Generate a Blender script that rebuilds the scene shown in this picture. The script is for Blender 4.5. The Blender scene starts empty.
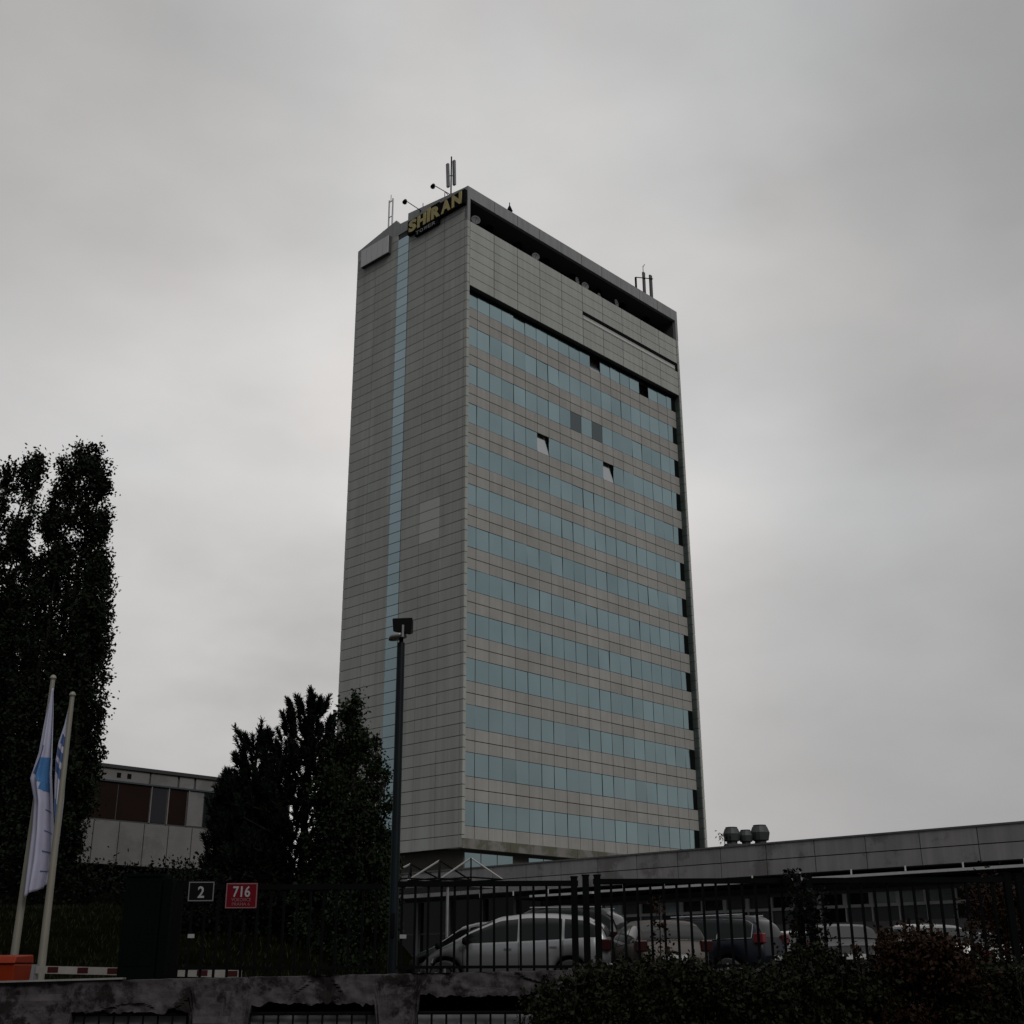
import bpy, math, random
import numpy as np
from mathutils import Matrix, Vector, Euler, noise
random.seed(7); rng = np.random.default_rng(7)
PI = math.pi; R = math.radians
scene = bpy.context.scene
col = scene.collection
EYE = Vector((0, 0, 1.5)); F = 1234.74; PITCH = 0.358356; ROLL = -0.00493

# ---------------------------------------------------------------- camera
cd = bpy.data.cameras.new("camera"); cam = bpy.data.objects.new("camera", cd); col.objects.link(cam)
scene.camera = cam
cd.sensor_width = 36; cd.lens = F * 36 / 1024; cd.clip_start = 0.1; cd.clip_end = 5000
fw = Vector((0, math.cos(PITCH), math.sin(PITCH))); up0 = Vector((0, -math.sin(PITCH), math.cos(PITCH))); r0 = Vector((1, 0, 0))
rt = math.cos(ROLL) * r0 + math.sin(ROLL) * up0; up = -math.sin(ROLL) * r0 + math.cos(ROLL) * up0
cam.matrix_world = Matrix(((rt.x, up.x, -fw.x, 0), (rt.y, up.y, -fw.y, 0), (rt.z, up.z, -fw.z, 1.5), (0, 0, 0, 1)))

# ---------------------------------------------------------------- sky and light
SUN_EL, SUN_AZ = R(38), R(150)          # soft daylight from behind the camera, to its right
w = bpy.data.worlds.new("World"); scene.world = w; w.use_nodes = True
nt = w.node_tree; nt.nodes.clear()
def N(t, **k):
    n = nt.nodes.new(t)
    for a, b in k.items(): setattr(n, a, b)
    return n
L = lambda a, b: nt.links.new(a, b)
out = N('ShaderNodeOutputWorld'); mix = N('ShaderNodeMixShader'); bgs = N('ShaderNodeBackground'); bgc = N('ShaderNodeBackground')
sky = N('ShaderNodeTexSky', sky_type='NISHITA'); sky.sun_disc = False; sky.sun_elevation = SUN_EL; sky.sun_rotation = SUN_AZ
sky.dust_density = 4
L(sky.outputs[0], bgs.inputs[0]); bgs.inputs[1].default_value = 0.05
tc = N('ShaderNodeTexCoord')
def vdot(v):
    n = N('ShaderNodeVectorMath', operation='DOT_PRODUCT'); L(tc.outputs['Generated'], n.inputs[0]); n.inputs[1].default_value = Vector(v).normalized(); return n.outputs['Value']
def math_(op, a, b):
    n = N('ShaderNodeMath', operation=op)
    for i, q in enumerate((a, b)):
        if isinstance(q, (int, float)): n.inputs[i].default_value = q
        else: L(q, n.inputs[i])
    return n.outputs[0]
def dirpx(x, y):
    return (fw + rt * ((x - 512) / F) + up * ((512 - y) / F)).normalized()
# cloud deck: brightest in front; lens falloff and an added dim rear in its colour
bright = vdot(dirpx(400, 420))
ns = N('ShaderNodeTexNoise'); ns.inputs['Scale'].default_value = 3.2; ns.inputs['Detail'].default_value = 5; ns.inputs['Roughness'].default_value = .5
mp = N('ShaderNodeMapping'); mp.inputs['Scale'].default_value = (1, 1, 2.0); mp.inputs['Location'].default_value = (.4, 1.3, 2.2)
L(tc.outputs['Generated'], mp.inputs[0]); L(mp.outputs[0], ns.inputs[0])
nz = math_('SUBTRACT', ns.outputs[0], .5)
bn = math_('ADD', bright, math_('MULTIPLY', nz, .10))
rp = N('ShaderNodeValToRGB'); L(bn, rp.inputs[0]); cr = rp.color_ramp; cr.interpolation = 'B_SPLINE'
def rpset(cr, pts):
    while len(cr.elements) > 1: cr.elements.remove(cr.elements[-1])
    for i, (p, c) in enumerate(pts):
        e = cr.elements[0] if i == 0 else cr.elements.new(p)
        e.position = p; e.color = (*c, 1) if len(c) == 3 else c
rpset(cr, [(0, (.20, .204, .21)), (.55, (.26, .262, .268)), (.78, (.34, .338, .345)), (.86, (.44, .436, .438)), (.93, (.56, .55, .545)), (.98, (.67, .652, .642)), (1, (.71, .69, .675))])
# darker cloud patches, soft-edged
fac = None
for (x, y, rad, amt) in [(960, 250, 14, .16), (1000, 560, 12, .12), (250, 610, 9, .20), (620, 60, 12, .08), (60, 60, 16, .20), (1010, 40, 14, .14), (880, 730, 13, .14), (160, 740, 10, .22)]:
    d = math_('ADD', vdot(dirpx(x, y)), math_('MULTIPLY', nz, .05))
    m = N('ShaderNodeMapRange', interpolation_type='SMOOTHERSTEP'); L(d, m.inputs[0])
    m.inputs[1].default_value = math.cos(R(rad)); m.inputs[2].default_value = 1.01; m.inputs[3].default_value = 1; m.inputs[4].default_value = 1 - amt
    fac = m.outputs[0] if fac is None else math_('MULTIPLY', fac, m.outputs[0])
ns2 = N('ShaderNodeTexNoise'); ns2.inputs['Scale'].default_value = 5; ns2.inputs['Detail'].default_value = 6; L(mp.outputs[0], ns2.inputs[0])
fac = math_('MULTIPLY', fac, math_('ADD', math_('MULTIPLY', ns2.outputs[0], .36), .82))
ns3 = N('ShaderNodeTexNoise'); ns3.inputs['Scale'].default_value = 2.6; ns3.inputs['Detail'].default_value = 3
mp3 = N('ShaderNodeMapping'); mp3.inputs['Location'].default_value = (3.1, .2, 5); L(tc.outputs['Generated'], mp3.inputs[0]); L(mp3.outputs[0], ns3.inputs[0])
tint = N('ShaderNodeValToRGB'); L(ns3.outputs[0], tint.inputs[0]); rpset(tint.color_ramp, [(.38, (.97, .99, 1.0)), (.5, (1, .996, .992)), (.62, (1.0, .98, .98))])
sxyz = N('ShaderNodeSeparateXYZ'); L(tc.outputs['Generated'], sxyz.inputs[0])
zr = N('ShaderNodeMapRange', interpolation_type='SMOOTHSTEP'); L(sxyz.outputs[2], zr.inputs[0]); zr.inputs[1].default_value = .72; zr.inputs[2].default_value = .97
zm = N('ShaderNodeMix'); zm.data_type = 'RGBA'; L(zr.outputs[0], zm.inputs[0]); L(rp.outputs[0], zm.inputs[6]); zm.inputs[7].default_value = (.95, .93, .915, 1)   # brightness added overhead, out of view, to light upward faces
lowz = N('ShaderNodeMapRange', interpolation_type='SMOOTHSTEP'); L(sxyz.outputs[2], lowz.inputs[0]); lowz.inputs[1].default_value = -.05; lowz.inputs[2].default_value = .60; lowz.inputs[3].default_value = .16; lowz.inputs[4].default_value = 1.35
bhd = N('ShaderNodeMapRange', interpolation_type='SMOOTHSTEP'); L(sxyz.outputs[1], bhd.inputs[0]); bhd.inputs[1].default_value = .25; bhd.inputs[2].default_value = -.35   # darkening added low behind the viewer, unseen, to dim the lower glass
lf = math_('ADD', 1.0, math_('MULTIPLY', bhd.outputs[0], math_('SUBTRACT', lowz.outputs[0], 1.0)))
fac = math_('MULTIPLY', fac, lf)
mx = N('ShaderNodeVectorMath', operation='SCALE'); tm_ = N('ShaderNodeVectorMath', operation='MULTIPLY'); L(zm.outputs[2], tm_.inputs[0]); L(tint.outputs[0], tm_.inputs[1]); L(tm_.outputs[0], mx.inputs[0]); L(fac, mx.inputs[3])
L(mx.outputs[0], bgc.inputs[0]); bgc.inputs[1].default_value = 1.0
mix.inputs[0].default_value = .96
L(bgs.outputs[0], mix.inputs[1]); L(bgc.outputs[0], mix.inputs[2]); L(mix.outputs[0], out.inputs[0])

sl = bpy.data.lights.new("sun", 'SUN'); sl.energy = 1.3; sl.angle = R(25); sl.color = (1, .985, .965)
so = bpy.data.objects.new("sun", sl); col.objects.link(so)
sd = Vector((math.sin(SUN_AZ) * math.cos(SUN_EL), math.cos(SUN_AZ) * math.cos(SUN_EL), math.sin(SUN_EL)))
so.rotation_euler = sd.to_track_quat('Z', 'Y').to_euler()
scene.view_settings.view_transform = 'Standard'; scene.view_settings.look = 'None'; scene.view_settings.exposure = 0; scene.view_settings.gamma = 1
scene.render.resolution_x = scene.render.resolution_y = 1024

# ---------------------------------------------------------------- helpers
def mat(name, color, rough=.7, metal=0, spec=.5, vary=0, nscale=3, dark=None, darkamt=0, bump=0, bscale=20, island=0, stretch=None, coat=0):
    m = bpy.data.materials.new(name); m.use_nodes = True; t = m.node_tree; b = t.nodes['Principled BSDF']
    b.inputs['Roughness'].default_value = rough; b.inputs['Metallic'].default_value = metal
    b.inputs['Specular IOR Level'].default_value = spec; b.inputs['Coat Weight'].default_value = coat
    co = t.nodes.new('ShaderNodeTexCoord')
    src = co.outputs['Object']
    if stretch:
        mpp = t.nodes.new('ShaderNodeMapping'); mpp.inputs['Scale'].default_value = stretch; t.links.new(src, mpp.inputs[0]); src = mpp.outputs[0]
    n = t.nodes.new('ShaderNodeTexNoise'); n.inputs['Scale'].default_value = nscale; n.inputs['Detail'].default_value = 6
    t.links.new(src, n.inputs[0])
    rr = t.nodes.new('ShaderNodeValToRGB'); c = color
    rpset(rr.color_ramp, [(.3, [x * (1 - vary) for x in c]), (.7, [min(1, x * (1 + vary)) for x in c])])
    t.links.new(n.outputs[0], rr.inputs[0]); last = rr.outputs[0]
    if dark:
        n2 = t.nodes.new('ShaderNodeTexNoise'); n2.inputs['Scale'].default_value = nscale * .45; n2.inputs['Detail'].default_value = 9; n2.inputs['Roughness'].default_value = .68
        t.links.new(src, n2.inputs[0])
        r2 = t.nodes.new('ShaderNodeValToRGB'); rpset(r2.color_ramp, [(.55 - darkamt * .35, (1, 1, 1)), (.62 - darkamt * .35, (0, 0, 0))])
        t.links.new(n2.outputs[0], r2.inputs[0])
        mm = t.nodes.new('ShaderNodeMix'); mm.data_type = 'RGBA'; t.links.new(r2.outputs[0], mm.inputs[0]); mm.inputs[7].default_value = (*dark, 1) ; t.links.new(last, mm.inputs[6])
        # factor 1 (low noise) keeps the stain colour
        last = mm.outputs[2]
    if island:
        g = t.nodes.new('ShaderNodeNewGeometry'); mr = t.nodes.new('ShaderNodeMapRange'); t.links.new(g.outputs['Random Per Island'], mr.inputs[0])
        mr.inputs[3].default_value = 1 - island; mr.inputs[4].default_value = 1 + island
        sc = t.nodes.new('ShaderNodeVectorMath'); sc.operation = 'SCALE'; t.links.new(last, sc.inputs[0]); t.links.new(mr.outputs[0], sc.inputs[3]); last = sc.outputs[0]
    t.links.new(last, b.inputs['Base Color'])
    if bump:
        bn_ = t.nodes.new('ShaderNodeTexNoise'); bn_.inputs['Scale'].default_value = bscale; bn_.inputs['Detail'].default_value = 5; t.links.new(src, bn_.inputs[0])
        bp = t.nodes.new('ShaderNodeBump'); bp.inputs['Strength'].default_value = bump; bp.inputs['Distance'].default_value = .02
        t.links.new(bn_.outputs[0], bp.inputs['Height']); t.links.new(bp.outputs[0], b.inputs['Normal'])
    return m
def emis(name, c, s):
    m = bpy.data.materials.new(name); m.use_nodes = True; b = m.node_tree.nodes['Principled BSDF']
    b.inputs['Base Color'].default_value = (*c, 1); b.inputs['Emission Color'].default_value = (*c, 1); b.inputs['Emission Strength'].default_value = s; return m

class MB:
    def __init__(s): s.v = []; s.f = []
    def quad(s, a, b, c, d):
        i = len(s.v); s.v += [tuple(a), tuple(b), tuple(c), tuple(d)]; s.f.append((i, i+1, i+2, i+3)); return s
    def hexa(s, P):  # 8 points: bottom ring 0-3, top ring 4-7
        i = len(s.v); s.v += [tuple(p) for p in P]
        for q in ((3,2,1,0),(4,5,6,7),(0,1,5,4),(1,2,6,5),(2,3,7,6),(3,0,4,7)): s.f.append(tuple(i+k for k in q))
        return s
    def box(s, x0, x1, y0, y1, z0, z1):
        return s.hexa([(x0,y0,z0),(x1,y0,z0),(x1,y1,z0),(x0,y1,z0),(x0,y0,z1),(x1,y0,z1),(x1,y1,z1),(x0,y1,z1)])
    def slab(s, o, U, Nn, u0, u1, z0, z1, n0, n1):
        o, U, Nn = Vector(o), Vector(U), Vector(Nn); Z = Vector((0,0,1)); P = []
        for zz in (z0, z1):
            for (uu, nn) in ((u0,n0),(u1,n0),(u1,n1),(u0,n1)): P.append(o + U*uu + Nn*nn + Z*zz)
        return s.hexa(P)
    def tube(s, a, b, r0, r1=None, n=8, cap=True):
        a, b = Vector(a), Vector(b); r1 = r0 if r1 is None else r1; d = (b-a).normalized()
        e = d.orthogonal().normalized(); g = d.cross(e); i = len(s.v)
        for p, r in ((a, r0), (b, r1)):
            for k in range(n):
                t = 2*PI*k/n; s.v.append(tuple(p + e*(r*math.cos(t)) + g*(r*math.sin(t))))
        for k in range(n): s.f.append((i+k, i+(k+1) % n, i+n+(k+1) % n, i+n+k))
        if cap: s.f.append(tuple(i+k for k in reversed(range(n)))); s.f.append(tuple(i+n+k for k in range(n)))
        return s
    def lathe(s, prof, c=(0,0,0), n=20, M=None):
        i = len(s.v); c = Vector(c)
        for (r, z) in prof:
            for k in range(n):
                t = 2*PI*k/n; p = Vector((r*math.cos(t), r*math.sin(t), z))
                if M: p = M @ p
                s.v.append(tuple(c+p))
        for j in range(len(prof)-1):
            for k in range(n): s.f.append((i+j*n+k, i+j*n+(k+1) % n, i+(j+1)*n+(k+1) % n, i+(j+1)*n+k))
        s.f.append(tuple(i+k for k in reversed(range(n)))); s.f.append(tuple(i+(len(prof)-1)*n+k for k in range(n)))
        return s
    def grid(s, P, closed=False):
        i = len(s.v); h = len(P); wd = len(P[0])
        for row in P: s.v += [tuple(p) for p in row]
        for a in range(h-1):
            for b in range(wd-1 if not closed else wd): s.f.append((i+a*wd+b, i+a*wd+(b+1) % wd, i+(a+1)*wd+(b+1) % wd, i+(a+1)*wd+b))
        return s
    def build(s, name, m, parent=None, smooth=False, off=None, bevel=0):
        me = bpy.data.meshes.new(name); v = s.v
        if off is not None: v = [(a-off[0], b-off[1], c-off[2]) for a, b, c in v]
        me.from_pydata(v, [], s.f); me.materials.append(m); me.update()
        if smooth: me.polygons.foreach_set('use_smooth', [True]*len(me.polygons))
        o = bpy.data.objects.new(name, me); col.objects.link(o)
        if parent: o.parent = parent
        if bevel:
            b = o.modifiers.new('bevel', 'BEVEL'); b.width = bevel; b.segments = 2; b.limit_method = 'ANGLE'
        return o
def tag(o, label=None, cat=None, group=None, kind=None):
    if label: o['label'] = label
    if cat: o['category'] = cat
    if group: o['group'] = group
    if kind: o['kind'] = kind
    return o
def empty(name, loc, rz=0, label=None, cat=None, group=None):
    o = bpy.data.objects.new(name, None); col.objects.link(o); o.location = loc; o.rotation_euler.z = rz
    o.empty_display_size = .2
    return tag(o, label, cat, group)
def copy_tree(o, parent=None):
    c = o.copy(); col.objects.link(c); c.parent = parent
    for ch in list(o.children): copy_tree(ch, c)
    return c
def at(x, y, Y):
    d = fw + rt*((x-512)/F) + up*((512-y)/F); return EYE + d*(Y/d.y)
def text_obj(name, s, m, parent, M, width=None, height=None, extrude=.01, bold=0):
    """real lettering as a mesh: M maps (x right, y up, z out); scaled to width x height, centred"""
    cu = bpy.data.curves.new(name, 'FONT'); cu.body = s; cu.extrude = .5; cu.offset = bold
    cu.resolution_u = 3
    tmp = bpy.data.objects.new('tmp', cu); col.objects.link(tmp)
    dg = bpy.context.evaluated_depsgraph_get(); me = bpy.data.meshes.new_from_object(tmp.evaluated_get(dg))
    bpy.data.objects.remove(tmp)
    co = np.array([v.co[:] for v in me.vertices]); lo, hi = co.min(0), co.max(0)
    co[:, 0] = (co[:, 0]-(lo[0]+hi[0])/2) * (width/(hi[0]-lo[0])); co[:, 1] = (co[:, 1]-(lo[1]+hi[1])/2) * (height/(hi[1]-lo[1])); co[:, 2] *= 2*extrude
    for v, c in zip(me.vertices, co): v.co = M @ Vector(c)
    me.materials.clear(); me.materials.append(m); me.name = name
    o = bpy.data.objects.new(name, me); col.objects.link(o); o.parent = parent; return o
def frame(o, X, Y_):
    X = Vector(X).normalized(); Y_ = Vector(Y_).normalized(); Z = X.cross(Y_)
    return Matrix(((X.x, Y_.x, Z.x, o[0]), (X.y, Y_.y, Z.y, o[1]), (X.z, Y_.z, Z.z, o[2]), (0, 0, 0, 1)))
def leaves(name, pts, size, m, parent, updown=None, aspect=.62):
    n = len(pts); pts = np.asarray(pts, dtype=np.float64)
    a = rng.normal(size=(n, 3)); a /= np.linalg.norm(a, axis=1)[:, None]
    if updown is not None: a = a*.55 + updown; a /= np.linalg.norm(a, axis=1)[:, None]
    b = np.cross(a, rng.normal(size=(n, 3))); b /= np.linalg.norm(b, axis=1)[:, None]
    s = (size*(.6+.8*rng.random(n)))[:, None]
    V = np.stack([pts-a*s*.5, pts+b*s*aspect*.5, pts+a*s*.5, pts-b*s*aspect*.5], 1).reshape(-1, 3)
    me = bpy.data.meshes.new(name); me.vertices.add(n*4); me.vertices.foreach_set('co', V.ravel())
    me.loops.add(n*4); me.loops.foreach_set('vertex_index', np.arange(n*4)); me.polygons.add(n)
    me.polygons.foreach_set('loop_start', np.arange(n)*4); me.polygons.foreach_set('loop_total', np.full(n, 4)); me.update(); me.validate()
    me.materials.append(m); o = bpy.data.objects.new(name, me); col.objects.link(o); o.parent = parent; return o
def leafmat(name, c, c2, scale=.5):
    m = bpy.data.materials.new(name); m.use_nodes = True; t = m.node_tree; b = t.nodes['Principled BSDF']; b.inputs['Roughness'].default_value = .65; b.inputs['Specular IOR Level'].default_value = .06
    g = t.nodes.new('ShaderNodeNewGeometry'); co = t.nodes.new('ShaderNodeTexCoord'); n = t.nodes.new('ShaderNodeTexNoise'); n.inputs['Scale'].default_value = scale; n.inputs['Detail'].default_value = 3
    t.links.new(co.outputs['Object'], n.inputs[0])
    ad = t.nodes.new('ShaderNodeMath'); ad.operation = 'MULTIPLY_ADD'; t.links.new(g.outputs['Random Per Island'], ad.inputs[0]); ad.inputs[1].default_value = .5; 
    sb = t.nodes.new('ShaderNodeMath'); sb.operation = 'MULTIPLY_ADD'; t.links.new(n.outputs[0], sb.inputs[0]); sb.inputs[1].default_value = 1.4; sb.inputs[2].default_value = -.45
    t.links.new(sb.outputs[0], ad.inputs[2]); mm = t.nodes.new('ShaderNodeMix'); mm.data_type = 'RGBA'; t.links.new(ad.outputs[0], mm.inputs[0])
    mm.inputs[6].default_value = (*c, 1); mm.inputs[7].default_value = (*c2, 1); t.links.new(mm.outputs[2], b.inputs['Base Color']); return m

# ---------------------------------------------------------------- materials
M_clad = mat('cladding_panel', (.285, .296, .272), .55, vary=.09, nscale=.6, island=.045, stretch=(1, 1, .3))
def streaks(m, amt):
    t = m.node_tree; b = t.nodes['Principled BSDF']; src = b.inputs['Base Color'].links[0].from_socket
    co = t.nodes.new('ShaderNodeTexCoord'); mp_ = t.nodes.new('ShaderNodeMapping'); mp_.inputs['Scale'].default_value = (2.2, 2.2, .05); t.links.new(co.outputs['Object'], mp_.inputs[0])
    n = t.nodes.new('ShaderNodeTexNoise'); n.inputs['Scale'].default_value = 1.3; n.inputs['Detail'].default_value = 6; n.inputs['Roughness'].default_value = .65; t.links.new(mp_.outputs[0], n.inputs[0])
    r_ = t.nodes.new('ShaderNodeMapRange'); t.links.new(n.outputs[0], r_.inputs[0]); r_.inputs[1].default_value = .35; r_.inputs[2].default_value = .65; r_.inputs[3].default_value = 1-amt; r_.inputs[4].default_value = 1+amt*.4
    sc = t.nodes.new('ShaderNodeVectorMath'); sc.operation = 'SCALE'; t.links.new(src, sc.inputs[0]); t.links.new(r_.outputs[0], sc.inputs[3]); t.links.new(sc.outputs[0], b.inputs['Base Color'])
streaks(M_clad, .13)
M_clad_light = mat('cladding_replaced', (.37, .375, .36), .5, vary=.04)
M_spandrel = mat('spandrel_panel', (.262, .256, .236), .45, vary=.06, nscale=.7, island=.07)
streaks(M_spandrel, .10)
M_joint = mat('joint_backing', (.05, .052, .05), .8, spec=.2)
M_dark = mat('recess_shade', (.004, .005, .005), .9, spec=.05)  # near-black colour carries the darkness of recesses
M_glass = mat('coated_glass', (.52, .675, .69), .09, metal=1, vary=.08, nscale=.25, island=.09)
M_glass_strip = mat('strip_glass', (.44, .565, .60), .12, metal=1, vary=.05, nscale=.4, island=.06)
M_glass_open = mat('bright_open_pane', (.85, .86, .86), .15, metal=1)  # brighter sky reflection of the tilted panes is put into this colour
M_glass_dim = mat('uncoated_glass', (.22, .25, .25), .1, metal=1)
M_glass_dark = mat('dark_glass', (.006, .007, .008), .1, spec=.3)
M_mull = mat('mullion_metal', (.045, .06, .065), .5, metal=.4)
M_conc = mat('band_concrete', (.15, .14, .13), .8, vary=.15, nscale=.8, dark=(.08, .08, .055), darkamt=.25, bump=.3)
M_parapet = mat('parapet_metal', (.20, .208, .203), .5, vary=.08, nscale=.5)
M_roofing = mat('roof_felt', (.05, .05, .05), .9)
M_podium = mat('podium_panel', (.185, .178, .180), .8, vary=.08, nscale=.8, island=.06, dark=(.11, .105, .102), darkamt=.42)
streaks(M_podium, .16); streaks(M_parapet, .2)
M_white = mat('white_paint', (.55, .55, .54), .5, vary=.05)
M_greyframe = mat('grey_frame', (.40, .405, .41), .5, vary=.08)
M_steel = mat('galvanised_steel', (.22, .225, .23), .45, metal=.5, vary=.15)
M_black = mat('black_paint', (.004, .004, .004), .7, spec=.04)
M_iron = mat('fence_iron', (.0032, .0035, .004), .8, vary=.2, spec=.02)
M_green = mat('dark_green_metal', (.0012, .0026, .0023), .8, vary=.15, spec=.03)
M_asphalt = mat('asphalt', (.045, .045, .046), .9, vary=.2, nscale=3, bump=.4, bscale=80)
M_grass = mat('lawn', (.0028, .0033, .0012), .98, spec=.0, vary=.45, nscale=1.6, bump=1, bscale=40)
M_wall = mat('old_plaster', (.052, .046, .050), .95, vary=.35, nscale=5, dark=(.012, .0105, .010), darkamt=.33, bump=.9, bscale=16, spec=.1)
M_yellow = mat('yellow_letter', (.31, .26, .10), .5, vary=.1)
M_signwhite = mat('sign_white', (.22, .215, .22), .5, spec=.1)
M_signred = mat('sign_red', (.085, .004, .008), .5, spec=.05)
M_trunk = mat('bark', (.012, .010, .008), .95, spec=.1, vary=.4, nscale=8, bump=.8)
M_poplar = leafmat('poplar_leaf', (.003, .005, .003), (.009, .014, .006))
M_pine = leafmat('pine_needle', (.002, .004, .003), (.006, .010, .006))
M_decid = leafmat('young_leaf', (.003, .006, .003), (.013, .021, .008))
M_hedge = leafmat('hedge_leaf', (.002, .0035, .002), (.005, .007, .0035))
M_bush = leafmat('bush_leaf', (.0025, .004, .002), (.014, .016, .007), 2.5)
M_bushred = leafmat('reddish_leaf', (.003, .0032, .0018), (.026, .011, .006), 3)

M_blade = leafmat('grass_blade', (.003, .004, .0015), (.010, .012, .004), .8)
GZ = 1.12
# ---------------------------------------------------------------- setting: ground
g = MB(); xs = [-900, -60, -20, 0, 20, 60, 900]
ys = [(-300, 0), (-20, 0), (13.97, 0), (13.98, GZ), (40, GZ), (120, GZ), (1800, GZ)]
g.grid([[(x, y, z) for x in xs] for y, z in ys])
tag(g.build('ground', M_asphalt), 'dark asphalt of the street and the raised car park', kind='structure')
g = MB(); rows = []
for j in range(30):
    y = 17 + j*1.0; row = []
    for i in range(50):
        x = -45 + i*.92; s = min(1, max(0, (y-19)/14)); ed = min(1, max(0, (-1.6 - (y-17)*.03 - x)/2.2)); s = s*s*(3-2*s); ed = ed*ed*(3-2*ed)
        row.append((x, y, GZ - .06 + .07*ed + s*ed*2.0 + .05*noise.noise(Vector((x*.8, y*.8, 0)))*ed))
    rows.append(row)
g.grid(rows); tag(g.build('grass_bank', M_grass, smooth=True), 'dark lawn rising behind the fence', kind='structure')

nb = 26000; gx = rng.uniform(-30, -2.6, nb); gy = rng.uniform(18.5, 33, nb)
def bank_z(x, y):
    s = min(1, max(0, (y-19)/14)); ed = min(1, max(0, (-1.6 - (y-17)*.03 - x)/2.2)); s = s*s*(3-2*s); ed = ed*ed*(3-2*ed)
    return GZ - .06 + .07*ed + s*ed*2.0 + .05*noise.noise(Vector((x*.8, y*.8, 0)))*ed
gp = np.array([(x, y, bank_z(x, y)+.03) for x, y in zip(gx, gy)])
tag(leaves('grass', gp, .16, M_blade, None, updown=np.array([0, 0, 1.0]), aspect=.12), 'unmown dark grass blades on the bank', 'grass', kind='stuff')

# ---------------------------------------------------------------- office tower
A = .81389; CX, CY = -3.478, 85.115; TW, TD = 28.55, 13.87
tower = empty('office_tower', (CX, CY, GZ), A, 'tall grey panelled office tower with bands of blue glass and a yellow name sign', 'office building')
OFF = (0, 0, GZ)
UL, NL = (0, 1, 0), (-1, 0, 0)      # left face: u along +y, outward -x
UR, NR = (1, 0, 0), (0, -1, 0)      # right face: u along +x, outward -y
core = MB()
core.box(.06, TW-.06, 1.3, TD-.03, 9.5, 58.6)
core.box(.06, TW-.06, .06, 1.295, 52.76, 58.6)
core.box(.06, .30, .06, 1.295, 9.5, 52.755)
core.box(28.21, TW-.06, .06, 1.295, 9.5, 52.755)
core.box(.06, .35, .4, TD-.03, 58.602, 61.2); core.box(28.2, TW-.06, .4, TD-.03, 58.602, 61.2); core.box(.352, 28.198, TD-.4, TD-.03, 58.602, 61.2)
core.build('wall', M_joint, tower, off=OFF)
# panel courses, left face
H = .836; zs = [9.50, 10.33-.0] + [10.33 + H*n for n in range(1, 61)]
cols = [(0.02, .30), (.34, 2.68), (2.72, 4.95), (4.99, 7.06), (8.50, 11.28), (11.32, TD-.02)]
pl = MB(); plr = MB(); lt = MB(); GAP = .045
for k in range(len(zs)-1):
    for (a, b) in cols:
        if zs[k] > 59.7: pass
        tgt = lt if (abs(a-2.72) < .01 and 31.9 < zs[k] < 34.8) else pl if a < 7 else plr
        tgt.slab((.06, 0, 0), UL, NL, a, b, zs[k], zs[k+1]-GAP, 0, .06)
# top strip below the parapet line
for (a, b) in cols: (pl if a < 7 else plr).slab((.06, 0, 0), UL, NL, a, b, zs[-1], 60.98, 0, .06)
pl.build('cladding', M_clad, tower, off=OFF); plr.build('outer_cladding', M_clad, tower, off=OFF)
tag(lt.build('cladding', M_clad_light, tower, off=OFF), 'paler replaced cladding panels')
gs = MB()
for k in range(len(zs)-1): gs.slab((.06, 0, 0), UL, NL, 7.12, 8.46, zs[k], zs[k+1]-.05, 0, .05)
gs.build('glass_strip', M_glass_strip, tower, off=OFF)
# corner piers of the right face and upper panelled block
pr = MB(); pr3 = MB()
for k in range(len(zs)-1):
    pr.slab((0, .06, 0), UR, NR, .02, .30, zs[k], zs[k+1]-GAP, 0, .06)
    pr3.slab((0, .06, 0), UR, NR, 28.24, TW-.02, zs[k], zs[k+1]-GAP, 0, .06)
pr.build('corner_pier', M_clad, tower, off=OFF); pr3.build('end_pier', M_clad, tower, off=OFF); pr = MB()
jm = MB()
for k in range(len(zs)-1):
    if zs[k+1] < 52.8: jm.box(28.165, 28.205, .07, .53, zs[k], zs[k+1]-GAP)
jm.build('jamb', mat('jamb_panel', (.05, .066, .062), .5), tower, off=OFF)
hb = (58.66-52.74)/7; zb = [52.74 + hb*n for n in range(8)]
for c in range(10):
    a = .33 + 2.788*c; b = a + 2.788 - .06
    for k in range(7):
        z0, z1 = zb[k], zb[k+1]-GAP
        if c >= 5 and k == 3: z1 = 55.72
        if c >= 5 and k == 4: z0 = 56.12
        if z1-z0 < .1: continue
        pr.slab((0, .06, 0), UR, NR, a, b, z0, z1, 0, .06)
pr.build('upper_cladding', M_clad, tower, off=OFF)
sl_ = MB(); sl_.hexa([(14.3, -.03, 55.35), (27.7, -.03, 55.35), (27.7, .05, 55.35), (14.3, .05, 55.35), (14.3, -.03, 55.40), (27.7, -.03, 55.40), (27.7, .05, 55.76), (14.3, .05, 55.76)])
sl_.build('slot_flashing', M_clad_light, tower, off=OFF)
sk = MB(); sk.box(14.25, 28.15, .0, .055, 55.765, 56.07); sk.box(27.75, 28.15, -.01, .055, 55.2, 55.76); sk.build('slot_shade_strip', M_dark, tower, off=OFF)  # flush black strip, the slot's inner shade is put into its colour
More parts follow.
